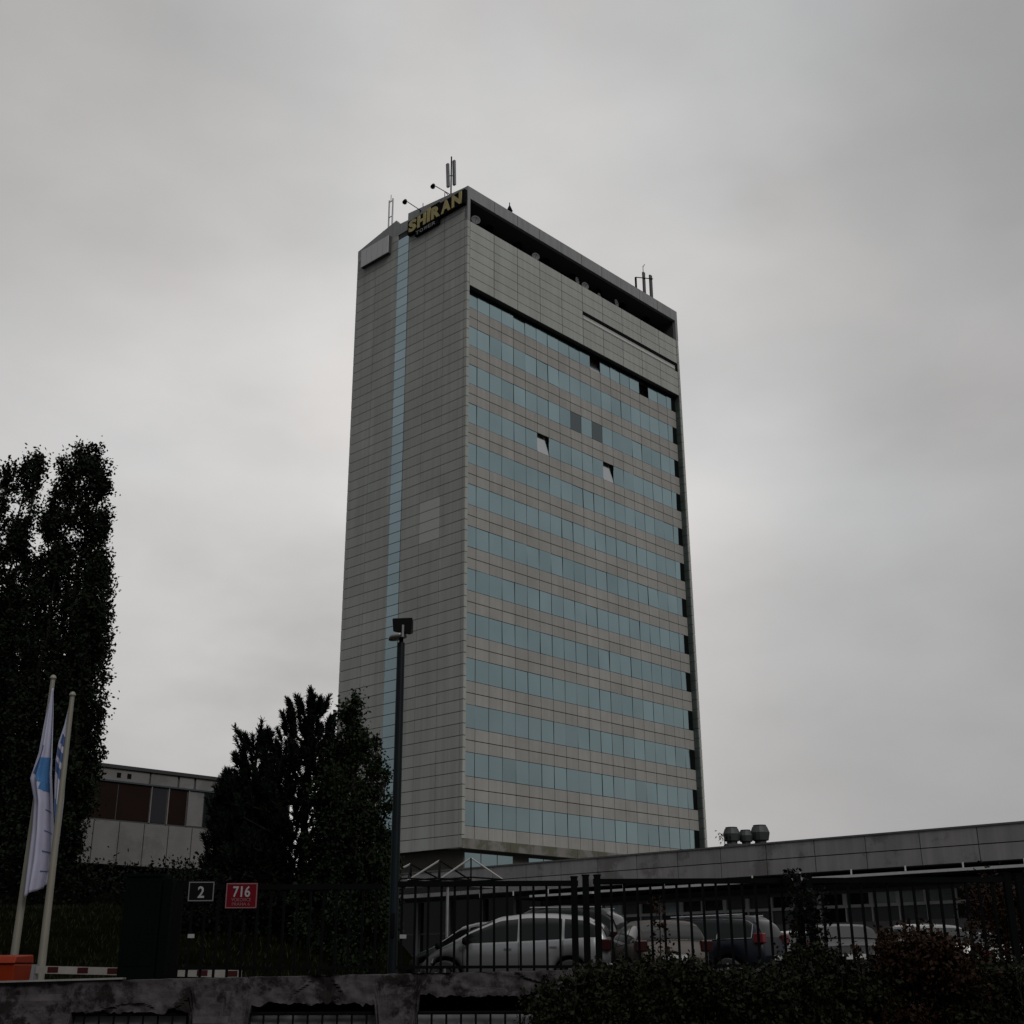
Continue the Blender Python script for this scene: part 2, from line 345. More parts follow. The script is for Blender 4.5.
# curtain wall
ZT, SH, MO = 12.67, 3.345, 1.395
panes = []
for k in range(13):
    sp = MB(); zt = ZT + SH*k; zbm = zt - 1.655
    for i in range(20):
        a = .33 + MO*i; b = a + MO - .05
        if b > 28.2: b = 28.18
        lastp = (i == 19)
        if lastp: b = 27.52
        panes.append((k, i, a, b, zbm, min(zt - .035, 52.44)))
        bb = b if not lastp else 28.15
        if k < 12:
            z1 = ZT + SH*(k+1) - 1.655; h = (z1-zt)/2
            sp.slab((0, .56, 0), UR, NR, a, bb, zt, zt+h-.055, 0, .055); sp.slab((0, .56, 0), UR, NR, a, bb, zt+h, z1-.04, 0, .055)
        if k == 0: sp0 = sp0 if i else MB(); sp0.slab((0, .56, 0), UR, NR, a, bb, 10.12, zbm-.035, 0, .055)
    if k == 0: sp0.build('spandrel_band', M_spandrel, tower, off=OFF)
    if k < 12: sp.build('spandrel_band', M_spandrel, tower, off=OFF)
for k in range(13): MB().slab((0, .56, 0), UR, NR, 27.54, 28.15, ZT+SH*k-1.66, min(ZT+SH*k-.03, 52.44), 0, .03).build('end_panel', M_dark, tower, off=OFF)
MB().slab((0, .56, 0), UR, NR, .31, 28.15, 52.46, 52.74, 0, .04).build('recess_panel', M_dark, tower, off=OFF)
OPEN = {(9, 6): 9, (9, 12): 9, (12, 11): 14, (12, 16): 36}; DIM = {(10, 9), (10, 11)}
ca, sa = math.cos(A), math.sin(A)
def towerworld(p): return Vector((CX + p[0]*ca - p[1]*sa, CY + p[0]*sa + p[1]*ca, p[2]))
def area(p):
    k, i, a, b, z0, z1 = p; c = towerworld(((a+b)/2, .5, (z0+z1)/2)) - EYE
    s = (b-a)*(z1-z0)*abs(c.normalized().dot(Vector((sa, -ca, 0))))/c.length_squared
    return s + (1 if (k, i) in OPEN or (k, i) in DIM else 0)
panes.sort(key=area, reverse=True)
rest = MB()
for n, (k, i, a, b, z0, z1) in enumerate(panes):
    q = MB() if n < 99 else rest
    if (k, i) in OPEN:
        ang = R(OPEN[(k, i)])
        hz = z1; hh = z1-z0
        # top edge swings out: hinged at the bottom, with a dark opening behind it
        dy = math.sin(ang)*hh; dz = math.cos(ang)*hh
        q = MB(); y0 = .54
        q.hexa([(a, y0, z0), (b, y0, z0), (b, y0+.03, z0), (a, y0+.03, z0), (a, y0+dy, z0+dz), (b, y0+dy, z0+dz), (b, y0+dy+.03, z0+dz), (a, y0+dy+.03, z0+dz)])
        tag(q.build('window', M_glass_open, tower, off=OFF), 'open window with its pane tilted inwards'); continue
    t1, t2, t3 = [random.gauss(0, .011) for _ in range(3)]
    y = .525
    q.hexa([(a, y+t1, z0), (b, y+t2, z0), (b, .56, z0), (a, .56, z0), (a, y+t3, z1), (b, y+t2+t3-t1, z1), (b, .56, z1), (a, .56, z1)])
    if n < 99: 
        o_ = q.build('window', M_glass_dim if (k, i) in DIM else M_glass, tower, off=OFF)
        if (k, i) in DIM: tag(o_, 'dark grey window without blue coating')
tag(rest.build('window', M_glass, tower, off=OFF), kind='stuff')
# base band, soffit, recessed ground floor
bb_ = MB(); 
for j in range(12): bb_.slab((0, .06, 0), UR, NR, .02 + 2.37*j, .02 + 2.37*(j+1) - .03, 9.44, 10.09, -1.3, .09)
bb_.build('base_band', M_conc, tower, off=OFF)
gf = MB(); gf.box(.9, 27.6, .75, 13.2, GZ, 9.49); gf.build('ground_floor_wall', mat('ground_floor_wall', (.075, .07, .058), .8, vary=.1), tower, off=OFF)
for j in range(9):
    if j == 3: continue
    MB().slab((0, .75, 0), UR, NR, 1.0+1.6*j, 2.52+1.6*j, 7.7, 9.25, 0, .03).build('ground_floor_window', M_glass, tower, off=OFF)
# roof storey: opening along the right face, parapet
pp = MB()
pp.slab((0, .3, 0), UR, NR, .0, 28.55, 60.78, 61.88, 0, .31)
pp.box(TW-.31, TW, .31, TD-.0, 60.98, 61.88)
pp.slab((0, .3, 0), UR, NR, .0, .30, 58.68, 60.775, 0, .31); pp.slab((0, .3, 0), UR, NR, 28.2, 28.55, 58.68, 60.775, 0, .31)
# left-face parapet with its stepped, sloping outline
top = [(TD, 61.72), (8.8, 62.62), (8.62, 62.40), (8.3, 62.05), (7.28, 61.96), (7.27, 62.62), (.301, 61.88)]
i0 = len(pp.v)
for (x, yz) in ((0, 0), (.30, 0)):
    for (yy, zz) in top: pp.v.append((x, yy, zz))
    pp.v.append((x, .301, 60.985)); pp.v.append((x, TD, 60.985))
n9 = 9; pp.f.append(tuple(i0+k for k in range(n9))); pp.f.append(tuple(i0+n9+k for k in reversed(range(n9))))
for k in range(n9): pp.f.append((i0+(k+1) % n9, i0+k, i0+n9+k, i0+n9+(k+1) % n9))
pp.build('parapet', M_parapet, tower, off=OFF)
rf = MB(); rf.box(.31, TW-.32, .31, TD-.05, 60.80, 61.2); rf.build('roof', M_roofing, tower, off=OFF)
pj = MB()
for c in range(1, 10): pj.box(.33+2.788*c-.02, .33+2.788*c+.02, -.016, -.011, 60.80, 61.86)
pj.build('parapet_joint', M_joint, tower, off=OFF)
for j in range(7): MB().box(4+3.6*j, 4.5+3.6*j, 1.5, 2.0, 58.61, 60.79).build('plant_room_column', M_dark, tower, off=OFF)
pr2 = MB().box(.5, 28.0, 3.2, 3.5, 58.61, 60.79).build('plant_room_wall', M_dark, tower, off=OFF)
# satellite dishes standing in the rooftop opening
def dish_tree():
    root = empty('satellite_dish', (0, 0, 0))
    m = MB(); m.lathe([(0.02, .0), (.25, .03), (.42, .10), (.5, .16), (.5, .18), (.40, .115), (.22, .05), (.02, .03)], (0, 0, .55), 20, Matrix.Rotation(R(88), 4, 'X')); m.build('reflector', mat('dish_grey', (.085, .09, .09), .7), root, smooth=True)
    MB().tube((0, 0, 0), (0, .12, .55), .04).build('mount', M_black, root)
    MB().tube((0, -.05, .5), (0, -.6, .62), .02).build('feed_arm', M_black, root)
    return root
ds = dish_tree()
for n, (t, z, sc, lab) in enumerate([(1.5, 58.9, 1.3, 'grey dish nearest the tower corner under the roof edge'), (8.8, 58.8, 1.15, 'tall pale dish alone in the middle of the left half of the rooftop opening'),
      (14.2, 58.75, 1.15, 'round satellite dish with dark feed, left one of the close pair in the opening'), (15.35, 58.7, 1.2, 'round plain dish, right one of the close pair in the opening'),
      (17.3, 58.7, .8, 'small low dish peeping over the panels right of the dish pair'), (19.75, 58.75, 1.25, 'rightmost grey dish in the dark rooftop opening')]):
    o = ds if n == 0 else copy_tree(ds)
    p = towerworld((t, .62, z+.18)); o.location = p; o.rotation_euler.z = A + random.uniform(-.5, .3); o.scale = (sc*.62,)*3
    tag(o, lab, 'satellite dish', 'satellite dishes in the rooftop opening')
# louvre box on the left face
lb = empty('louvre_box', towerworld((-.02, 11.15, 59.5)), A, 'grey boxed panel row jutting from the top left of the tower', 'wall box')
MB().box(-.30, -.0, -1.82, 1.82, .02, 1.72).build('casing', M_joint, lb)
for j in range(5): MB().box(-.36, -.302, -1.80+.725*j, -1.80+.725*j+.69, .03, 1.70).build('front_panel', mat('louvre_panel', (.42, .43, .42), .5), lb)
# name sign
sg = empty('name_sign', towerworld((-.02, 3.5, 59.6)), A, 'black sign with yellow SHIRAN letters and small TOWER beneath, on the tower corner', 'sign')
bd = MB(); bd.box(-.30, 0, -3.45, 3.45, .50, 1.86); bd.box(-.295, 0, -.42, .95, 1.862, 2.05); bd.box(-.24, 0, -.3, 2.6, .05, .495)
bd.build('board', M_black, sg, bevel=.03)
ytop = 3.3; widths = dict(S=1.05, H=1.15, I=.5, R=1.15, A=1.25, N=1.25); cur = ytop
for ch in 'SHIRAN':
    wd = widths[ch]; hgt = 1.15 if ch != 'I' else 1.38; zc = 1.18 if ch != 'I' else 1.30
    Mx = frame((-.33, cur - wd/2, zc), (0, -1, 0), (0, 0, 1)); text_obj('letter', ch, M_yellow, sg, Mx, wd-.11, hgt, .03, .055); cur -= wd + .03
cur = 2.45
for ch in 'TOWER':
    Mx = frame((-.265, cur - .24, .27), (0, -1, 0), (0, 0, 1)); text_obj('small_letter', ch, M_signwhite, sg, Mx, .40, .34, .02, .01); cur -= .5

# rooftop antennas
def W(t, d, z): return towerworld((t, d, z))
an = empty('antenna_mast', W(1.0, 3.05, 61.9), A, 'tallest panel antenna cluster on a braced tripod at the tower corner', 'antenna', 'antennas on the tower roof')
m = MB(); m.tube((0, 0, -.8), (0, 0, 4.9), .06); m.build('mast', M_black, an)
for a_ in (0, 120, 240):
    MB().tube((.7*math.cos(R(a_)), .7*math.sin(R(a_)), -.8), (0, 0, 1.2), .04).build('brace', M_black, an)
for (dx, dy, dz0, dz1, tilt) in ((-.1, .24, 1.9, 4.3, -.06), (.25, -.14, 2.1, 4.6, -.04)):
    MB().hexa([(dx-.09, dy-.13, dz0), (dx+.09, dy-.13, dz0), (dx+.09, dy+.13, dz0), (dx-.09, dy+.13, dz0), (dx-.09, dy-.13-tilt*2, dz1), (dx+.09, dy-.13-tilt*2, dz1), (dx+.09, dy+.13-tilt*2, dz1), (dx-.09, dy+.13-tilt*2, dz1)]).build('antenna_panel', M_steel, an)
    MB().tube((0, 0, 3), (dx, dy-tilt, 3), .035).build('bracket', M_black, an)
def boom(base, tip, lab):
    b = empty('lighting_boom', base, 0, lab, 'lamp arm', 'sign lamps leaning over the roof edge')
    d = Vector(tip) - Vector(base)
    MB().tube((0, 0, 0), d, .035).build('arm', M_black, b); u = d.normalized()
    MB().tube(d, d + Vector((-.05, -.2, -.32)), .14, .2, 10).build('lamp_head', M_black, b)
    for s in (-.5, .5):
        MB().tube((s*u.y, -s*u.x, -.9), tuple(d*.3), .03).build('stay', M_black, b)
boom(W(.9, 3.1, 63.0), at(433.5, 185, 84.6), 'floodlight on a thin arm beside the big antenna at the tower corner')
boom(W(.9, 6.0, 62.4), at(405.5, 200.5, 86.6), 'floodlight on a thin arm above the left end of the yellow sign')
an = empty('cable_drum', W(1.2, 6.6, 61.9), A, 'small dark equipment cluster on the roof behind the sign', 'roof equipment')
MB().box(-.15, .15, -.2, .2, -.7, 1.4).build('cabinet', M_black, an); MB().tube((0, .15, 1.3), (0, .15, 2.1), .03).build('whip', M_black, an); MB().tube((0, -.9, -.7), (0, -.9, 1.0), .03).build('whip', M_black, an); MB().tube((0, 1.3, -.7), (0, 1.3, .9), .05).build('whip', M_black, an)
an = empty('antenna_mast', W(1.0, 10.75, 62.0), A, 'twin pole antenna with round drum on the left part of the tower roof', 'antenna', 'antennas on the tower roof')
for s in (-.22, .26): MB().tube((0, s, -.8), (0, s, 4.2), .07).build('mast', M_steel, an)
for z in (.9, 2.4, 4.0): MB().tube((0, -.25, z), (0, .3, z), .035).build('crossbar', M_black, an)
MB().tube((0, .05, 4), (0, .05, 4.7), .025).build('whip', M_black, an)
MB().lathe([(.05, -.15), (.5, -.12), (.55, .1), (.3, .2)], (0, .75, .75), 16, Matrix.Rotation(R(90), 4, 'Y')).build('drum', M_steel, an, smooth=True)
an = empty('antenna_mast', W(5.8, .8, 61.9), A, 'small short whip antenna on the roof edge near the tower corner', 'antenna', 'antennas on the tower roof')
MB().tube((0, 0, -.6), (0, 0, 1.6), .04).build('mast', M_black, an); MB().lathe([(.28, 0), (.1, .45), (.03, .6)], (0, 0, .75), 8).build('cone', M_black, an)
an = empty('antenna_mast', W(24.7, .9, 61.9), A, 'three bar panel antenna near the right end of the tower roof', 'antenna', 'antennas on the tower roof')
for (x, z0, z1, w_) in ((-1.3, .1, 2.0, .06), (0, .1, 3.1, .15), (1.1, .2, 3.25, .17)):
    MB().box(x-w_, x+w_, -.08, .08, z0-.6, z1).build('antenna_panel', M_black if w_ < .1 else mat('antenna_grey', (.06, .062, .065), .5), an)
MB().tube((-1.4, -.12, 1.9), (1.3, -.12, 2.9), .05).build('crossbar', M_black, an); MB().tube((-1.2, -.12, .2), (1.2, -.12, .5), .05).build('crossbar', M_black, an)
MB().tube((-.05, 0, 3.1), (-.05, 0, 3.8), .03).build('whip', M_black, an); MB().tube((-.05, 0, 3.7), (.25, 0, 4.1), .03).build('whip', M_black, an)

# ---------------------------------------------------------------- podium wing
pod = empty('podium_wing', (CX, CY, GZ), A, 'long low wing with grey panelled fascia running right from the tower', 'building')
X0 = -4.0; ZT0, ZM, ZB0 = 7.60, 6.86, 6.10
bk = MB(); bk.box(X0+.06, X0+14, -46, -1.0, 6.05, 7.55); bk.box(X0+.06, .6, -.999, 16, 6.05, 7.55)
bk.box(X0+1.6, X0+14, -46, -1.0, GZ, 6.05); bk.box(X0+1.6, .6, -.999, 16, GZ, 6.05)
bk.build('wall', M_joint, pod, off=OFF)
fa = MB(); ysj = [-37.04 + 2.75*k for k in range(-3, 19)]
for y in ysj:
    for (a, b) in ((ZM, ZT0), (ZB0, ZM-.045)): fa.slab((X0+.06, 0, 0), UL, NL, y, y+2.75-.045, a, b, 0, .07)
fa.build('fascia', M_podium, pod, off=OFF)
MB().slab((X0, 0, 0), UL, NL, -45.5, 16, 7.60, 7.68, -.5, .05).build('coping', mat('coping', (.07, .07, .07), .5), pod, off=OFF)
MB().slab((X0-.5, 0, 0), UL, NL, -45, -15.5, 5.70, 5.82, 0, .25).build('eaves_rail', M_greyframe, pod, off=OFF)
MB().slab((X0-.5, 0, 0), UL, NL, -15.2, -10.5, 5.66, 5.78, 0, .25).build('eaves_rail', M_greyframe, pod, off=OFF)
st = MB()
for k in range(-3, 13): st.box(X0-.45, X0-.40, -37.04+2.75*k+.6, -37.04+2.75*k+.66, 5.83, 6.09)
st.build('rail_stay', M_greyframe, pod, off=OFF)
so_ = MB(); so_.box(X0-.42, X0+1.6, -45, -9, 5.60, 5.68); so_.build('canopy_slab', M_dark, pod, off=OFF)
XW = X0+1.6
# window band: pillars, sill rail, panes above and below
band = MB(); band.slab((XW, 0, 0), UL, NL, -45, -9.5, 1.0, 3.80, 0, .10); band.build('plinth_wall', mat('plinth_render', (.14, .13, .13), .8, vary=.1, nscale=1), pod, off=OFF)
MB().slab((XW, 0, 0), UL, NL, -45, -9.5, 4.46, 4.60, 0, .14).build('sill_rail', M_greyframe, pod, off=OFF)
MB().slab((XW, 0, 0), UL, NL, -45, -9.5, 5.12, 5.30, 0, .12).build('head_rail', mat('head_rail', (.06, .06, .065), .6), pod, off=OFF)
M_blind = mat('blind_glass', (.06, .063, .067), .4, spec=.3); k = 0
y = -44.9
while y < -10:
    pz = MB().slab((XW, 0, 0), UL, NL, y, y+.22, 4.601, 5.119, 0, .16); pz.build('pillar', M_greyframe, pod, off=OFF)
    MB().slab((XW, 0, 0), UL, NL, y+.07, y+.14, 3.801, 4.459, 0, .13).build('mullion', M_greyframe, pod, off=OFF)
    MB().slab((XW, 0, 0), UL, NL, y+.222, y+1.40, 4.602, 5.118, 0, .04).build('window', random.choice([M_glass_dark, M_glass_dark, M_blind, M_glass_dim]), pod, off=OFF)
    MB().slab((XW, 0, 0), UL, NL, y+.142, y+1.468, 3.802, 4.458, 0, .04).build('lower_window', random.choice([M_glass_dark, M_blind]), pod, off=OFF)
    y += 1.40; k += 1
# dark glazed entrance with slim columns
MB().slab((XW, 0, 0), UL, NL, -9.3, 15.5, 1.0, 5.95, 0, .05).build('entrance_glazing', M_glass_dark, pod, off=OFF)
for y in (-7.5, -4.7, -1.8, 1.2, 4.2, 7.2): MB().slab((XW, 0, 0), UL, NL, y, y+.22, 1.0, 5.9, .06, .30).build('column', mat('entrance_column', (.07, .072, .078), .5), pod, off=OFF)
for z in (2.6, 3.9): MB().slab((XW, 0, 0), UL, NL, -9.3, 3, z, z+.1, .052, .1).build('transom', M_mull, pod, off=OFF)

# canopy with three pyramid frames in front of the entrance
M_strut = mat('strut_white', (.26, .255, .245), .5)
cp = empty('entrance_canopy', at(450, 900, 66), A, 'flat entrance canopy carrying three white pyramid frames', 'canopy')
Lc = cp.location.copy()
def cl(v):   # world -> canopy local
    d = v - Lc; return Vector((d.x*ca + d.y*sa, -d.x*sa + d.y*ca, d.z))
for (x, y, b, sgn) in ((410.5, 864, 880.5, 0), (439.5, 860.5, 880.5, 1), (471, 858, 879.5, 2)):
    ap = cl(at(x, y, 66)); bz = cl(at(x, b, 66)).z; s = 1.15
    fr = MB(); wh = MB()
    P = [(ap.x-s, ap.y-s, bz), (ap.x+s, ap.y-s, bz), (ap.x+s, ap.y+s, bz), (ap.x-s, ap.y+s, bz)]
    for q in (0, 2): MB().tube(P[q], ap, .04, n=6).build('strut', M_black, cp)
    MB().tube(P[3], ap, .05, n=6).build('strut', M_strut, cp)
    MB().tube(P[1], ap, .045, n=6).build('strut', M_black if sgn != 2 else M_strut, cp)
    MB().tube((ap.x, ap.y, bz), ap, .03, n=6).build('post', M_black, cp)
    for q in range(4): fr.tube(P[q], P[(q+1) % 4], .04, n=6)
    fr.build('base_frame', M_black, cp)
a0 = cl(at(384, 888, 64)); a1 = cl(at(515, 884, 64))
z_ = cl(at(450, 886, 66)).z
MB().box(-2.0, 1.6, -1.9, 6.5, z_-.14, z_+.08).build('roof_slab', mat('canopy_edge', (.12, .12, .12), .6), cp)
for (x, y) in ((-1.8, -1.7), (-1.8, 2.2), (-1.8, 6.2)): MB().tube((x, y, -(Lc.z-GZ)), (x, y, z_-.18), .07).build('column', M_steel, cp)

# roof fans on the podium
fan = empty('roof_fan', (0, 0, 0))
MB().lathe([(.30, 0), (.30, .25), (.42, .30), (.50, .75), (.38, 1.1), (.34, 1.12), (.34, 1.2), (.05, 1.22)], (0, 0, 0), 14).build('hood', mat('fan_hood', (.022, .026, .025), .6, vary=.2), fan)
MB().box(-.42, .42, -.42, .42, -.25, .08).build('base', M_roofing, fan)
for n, (x, s, lab) in enumerate(((732.5, .92, 'left one of three drum shaped roof fans'), (746.5, .78, 'smallest roof fan standing between two bigger ones'), (761, 1.02, 'tallest and rightmost of the three roof fans'))):
    o = fan if n == 0 else copy_tree(fan); p = at(x, 846.5, 66.5); p.z = 7.75; o.location = p; o.scale = (s*1.0, s*1.0, s*.84)
    tag(o, lab, 'roof fan', 'fans on the podium roof')
wd = empty('rooftop_plant', at(725, 848, 66), 0, 'small leafy weed growing beside the roof fans', 'plant')
MB().tube((0, 0, -.2), (.0, 0, .55), .02).build('stem', M_trunk, wd); leaves('foliage', rng.normal(size=(60, 3))*[.17, .1, .16]+[-.05, 0, .5], .12, M_hedge, wd)

# ---------------------------------------------------------------- left building
LBp = at(170, 900, 50); lbd = empty('office_block', (LBp.x, 50, GZ), A, 'two storey block with stained white panels and brown window band, left background', 'building')
def lbu(px, py=860):   # pixel column -> u along facade
    d = dirpx(px, py); o = Vector((LBp.x, 50, 0)); n = Vector((-sa, ca, 0)); s = (o - EYE).dot(n)/d.dot(n); P = EYE + d*s; return (P-o).dot(Vector((ca, sa, 0))), P.z
zt = lbu(170, 771.5)[1]; zw1 = lbu(170, 788)[1]; zw0 = lbu(170, 826)[1]; zp0 = lbu(170, 868)[1]
u0, u1 = -14, lbu(288)[0]
b = MB(); b.box(u0, u1, .08, 9, zp0+.05, zt-.05); b.build('wall', M_joint, lbd, off=OFF)
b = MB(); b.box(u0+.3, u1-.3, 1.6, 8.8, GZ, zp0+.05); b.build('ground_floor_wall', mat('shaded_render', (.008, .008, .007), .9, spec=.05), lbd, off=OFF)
M_wp = mat('stained_white_panel', (.125, .118, .112), .85, vary=.12, nscale=1.2, island=.08, dark=(.10, .095, .09), darkamt=.4, bump=.3)
b = MB(); du_ = lbu(167)[0] - lbu(142.5)[0]; uu = lbu(90)[0] - du_*8; 
for j in range(15): b.slab((0, .08, 0), UR, NR, uu+du_*j+.02, uu+du_*(j+1)-.02, zp0, zw0, 0, .07)
b.build('lower_panels', M_wp, lbd, off=OFF)
b = MB()
for (xa, xb) in ((60, 151), (151.6, 179.5), (180.5, 196), (197, 232), (233, 286)): b.slab((0, .08, 0), UR, NR, lbu(xa, 775)[0], lbu(xb, 775)[0]-.05, zw1+.06, zt-.14, 0, .07)
b.build('upper_panels', M_wp, lbd, off=OFF)
MB().box(u0-.2, u1+.1, -.07, 9.1, zt-.13, zt).build('roof_edge', mat('roof_edge', (.02, .02, .02), .7), lbd, off=OFF)
for xa in (117, 127.5): MB().slab((0, .08, 0), UR, NR, lbu(xa, 775)[0], lbu(xa+4, 775)[0], zt-.46, zt-.28, .0705, .09).build('vent', M_black, lbd, off=OFF)
M_brown = mat('brown_window_panel', (.010, .004, .003), .6, spec=.1, vary=.2, nscale=1)
for (xa, xb, m_) in ((60, 83, M_glass_dark), (84, 117, M_brown), (118, 150, M_brown), (151.5, 167, mat('grey_curtain', (.022, .022, .026), .6, spec=.1)), (169, 187, M_brown), (189.5, 204, M_wp), (205, 222, M_glass_dark), (224, 245, M_glass_dark), (246, 270, M_brown)):
    fr = MB().slab((0, .08, 0), UR, NR, lbu(xa, 805)[0], lbu(xb, 805)[0], zw0+.08, zw1-.02, 0, .02).build('window', m_, lbd, off=OFF)
for xa in (82.5, 150.5, 168, 188.3, 223): MB().slab((0, .08, 0), UR, NR, lbu(xa, 805)[0], lbu(xa+1.0, 805)[0], zw0+.05, zw1, .02, .06).build('window_frame', M_wp, lbd, off=OFF)
MB().slab((0, .08, 0), UR, NR, u0, u1, zw1, zw1+.06, 0, .09).build('lintel_strip', M_mull, lbd, off=OFF)

# ---------------------------------------------------------------- trees
def limb(mb, a, b, r0, r1, seg=6, wob=.15):
    a, b = Vector(a), Vector(b); prev = a; pr_ = r0; pts = [a]
    for k in range(1, seg+1):
        t = k/seg; p = a.lerp(b, t) + (Vector((random.gauss(0, wob), random.gauss(0, wob), 0)) if k < seg else Vector())
        r_ = r0 + (r1-r0)*t; mb.tube(prev, p, pr_, r_, 6, cap=False); prev = p; pr_ = r_; pts.append(p)
    return pts
def broad_tree(name, base, plumes, label, nleaf, lsize, lm, group=None, low=2.5, trunk_r=.28, clump=.42, fill=None):
    """plumes: (tip, start height, radius) upright limbs, each carrying leaf clumps"""
    root = empty(name, base, 0, label, 'tree', group); tm = MB(); pts = []
    H_ = max(p[0][2] for p in plumes); limb(tm, (0, 0, -.2), (0, 0, H_*.75), trunk_r, .06, 8, .1)
    tot = sum((Vector(p[0]) - Vector((0, 0, p[1]))).length * p[2] for p in plumes)
    for tip, z0, rad in plumes:
        st_ = Vector((tip[0]*.12, tip[1]*.12, z0)); tip = Vector(tip)
        mid = Vector((tip.x*.8, tip.y*.8, z0 + (tip.z-z0)*.3)); a1 = limb(tm, st_, mid, trunk_r*.5, .08, 4, .08); a2 = limb(tm, mid, tip, .07, .015, 8, .10)
        path = a1[:-1] + a2; Ln = (tip-st_).length; nc = int(Ln*rad*11)+6
        for c in range(nc):
            t = random.random()**.85; q = t*(len(path)-1); i = min(int(q), len(path)-2); p = path[i].lerp(path[i+1], q-i)
            rr = rad*(1.0 - .72*max(0, t-.35)/.65)*(.35+.65*math.sqrt(random.random())) if t > .02 else rad
            an_ = random.uniform(0, 2*PI); cpt = p + Vector((math.cos(an_)*rr, math.sin(an_)*rr, random.gauss(0, .15)))
            tm.tube(p - Vector((0, 0, .3)), cpt, .018, .006, 4, cap=False)
            n_ = int(nleaf*Ln*rad/tot/nc*random.uniform(.6, 1.4)); cs = clump*random.uniform(.55, 1.15)*(1-.35*t)
            pts.append(rng.normal(size=(n_, 3))*[cs*.42, cs*.42, cs*.62] + np.array(cpt))
    for tip, z0, rad in plumes: pts.append(rng.normal(size=(int(nleaf*.004), 3))*[clump*.3, clump*.3, clump*.6] + np.array(tip) - [0, 0, clump*1.1])
    tm.build('trunk', M_trunk, root, smooth=True); leaves('crown', np.concatenate(pts), lsize, lm, root); return root
def relpx(base, pts, Y):
    o = []
    for (x, y, dy, z0, r_) in pts:
        p = at(x, y, Y+dy); o.append(((p.x-base[0], p.y-base[1], p.z-base[2]), z0, r_))
    return o
bA = at(28, 960, 35); bA.z = 1.6
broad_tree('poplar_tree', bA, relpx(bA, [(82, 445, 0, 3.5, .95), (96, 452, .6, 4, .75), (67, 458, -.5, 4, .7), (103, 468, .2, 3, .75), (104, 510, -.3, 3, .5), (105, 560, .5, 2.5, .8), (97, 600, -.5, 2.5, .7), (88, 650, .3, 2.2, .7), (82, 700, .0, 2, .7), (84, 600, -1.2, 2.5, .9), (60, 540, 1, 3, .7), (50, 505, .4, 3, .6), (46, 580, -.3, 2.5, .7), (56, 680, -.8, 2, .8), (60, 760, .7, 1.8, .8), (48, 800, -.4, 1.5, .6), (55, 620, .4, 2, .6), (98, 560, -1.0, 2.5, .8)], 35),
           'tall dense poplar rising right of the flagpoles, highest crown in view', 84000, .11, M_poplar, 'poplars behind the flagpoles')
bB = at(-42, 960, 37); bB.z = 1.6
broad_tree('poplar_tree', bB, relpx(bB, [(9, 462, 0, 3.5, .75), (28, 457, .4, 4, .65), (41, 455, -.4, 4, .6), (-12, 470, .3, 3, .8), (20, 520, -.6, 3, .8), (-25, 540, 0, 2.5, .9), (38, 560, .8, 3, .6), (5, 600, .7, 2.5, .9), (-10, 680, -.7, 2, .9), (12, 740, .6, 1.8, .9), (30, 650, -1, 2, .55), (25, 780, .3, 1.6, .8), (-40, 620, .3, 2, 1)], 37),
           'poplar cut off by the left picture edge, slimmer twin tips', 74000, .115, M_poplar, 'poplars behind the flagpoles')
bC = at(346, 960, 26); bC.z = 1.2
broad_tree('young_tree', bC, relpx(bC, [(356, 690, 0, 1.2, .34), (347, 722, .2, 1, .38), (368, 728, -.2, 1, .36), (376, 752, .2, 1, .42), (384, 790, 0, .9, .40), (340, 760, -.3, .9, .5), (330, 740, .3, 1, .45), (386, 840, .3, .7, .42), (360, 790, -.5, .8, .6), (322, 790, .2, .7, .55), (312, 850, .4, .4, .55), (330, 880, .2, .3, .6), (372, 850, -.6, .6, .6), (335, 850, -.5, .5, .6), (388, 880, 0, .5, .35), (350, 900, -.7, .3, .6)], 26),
           'bushy green tree with pointed top between the pine and the lamp post', 52000, .075, M_decid, low=1, trunk_r=.14, clump=.34)
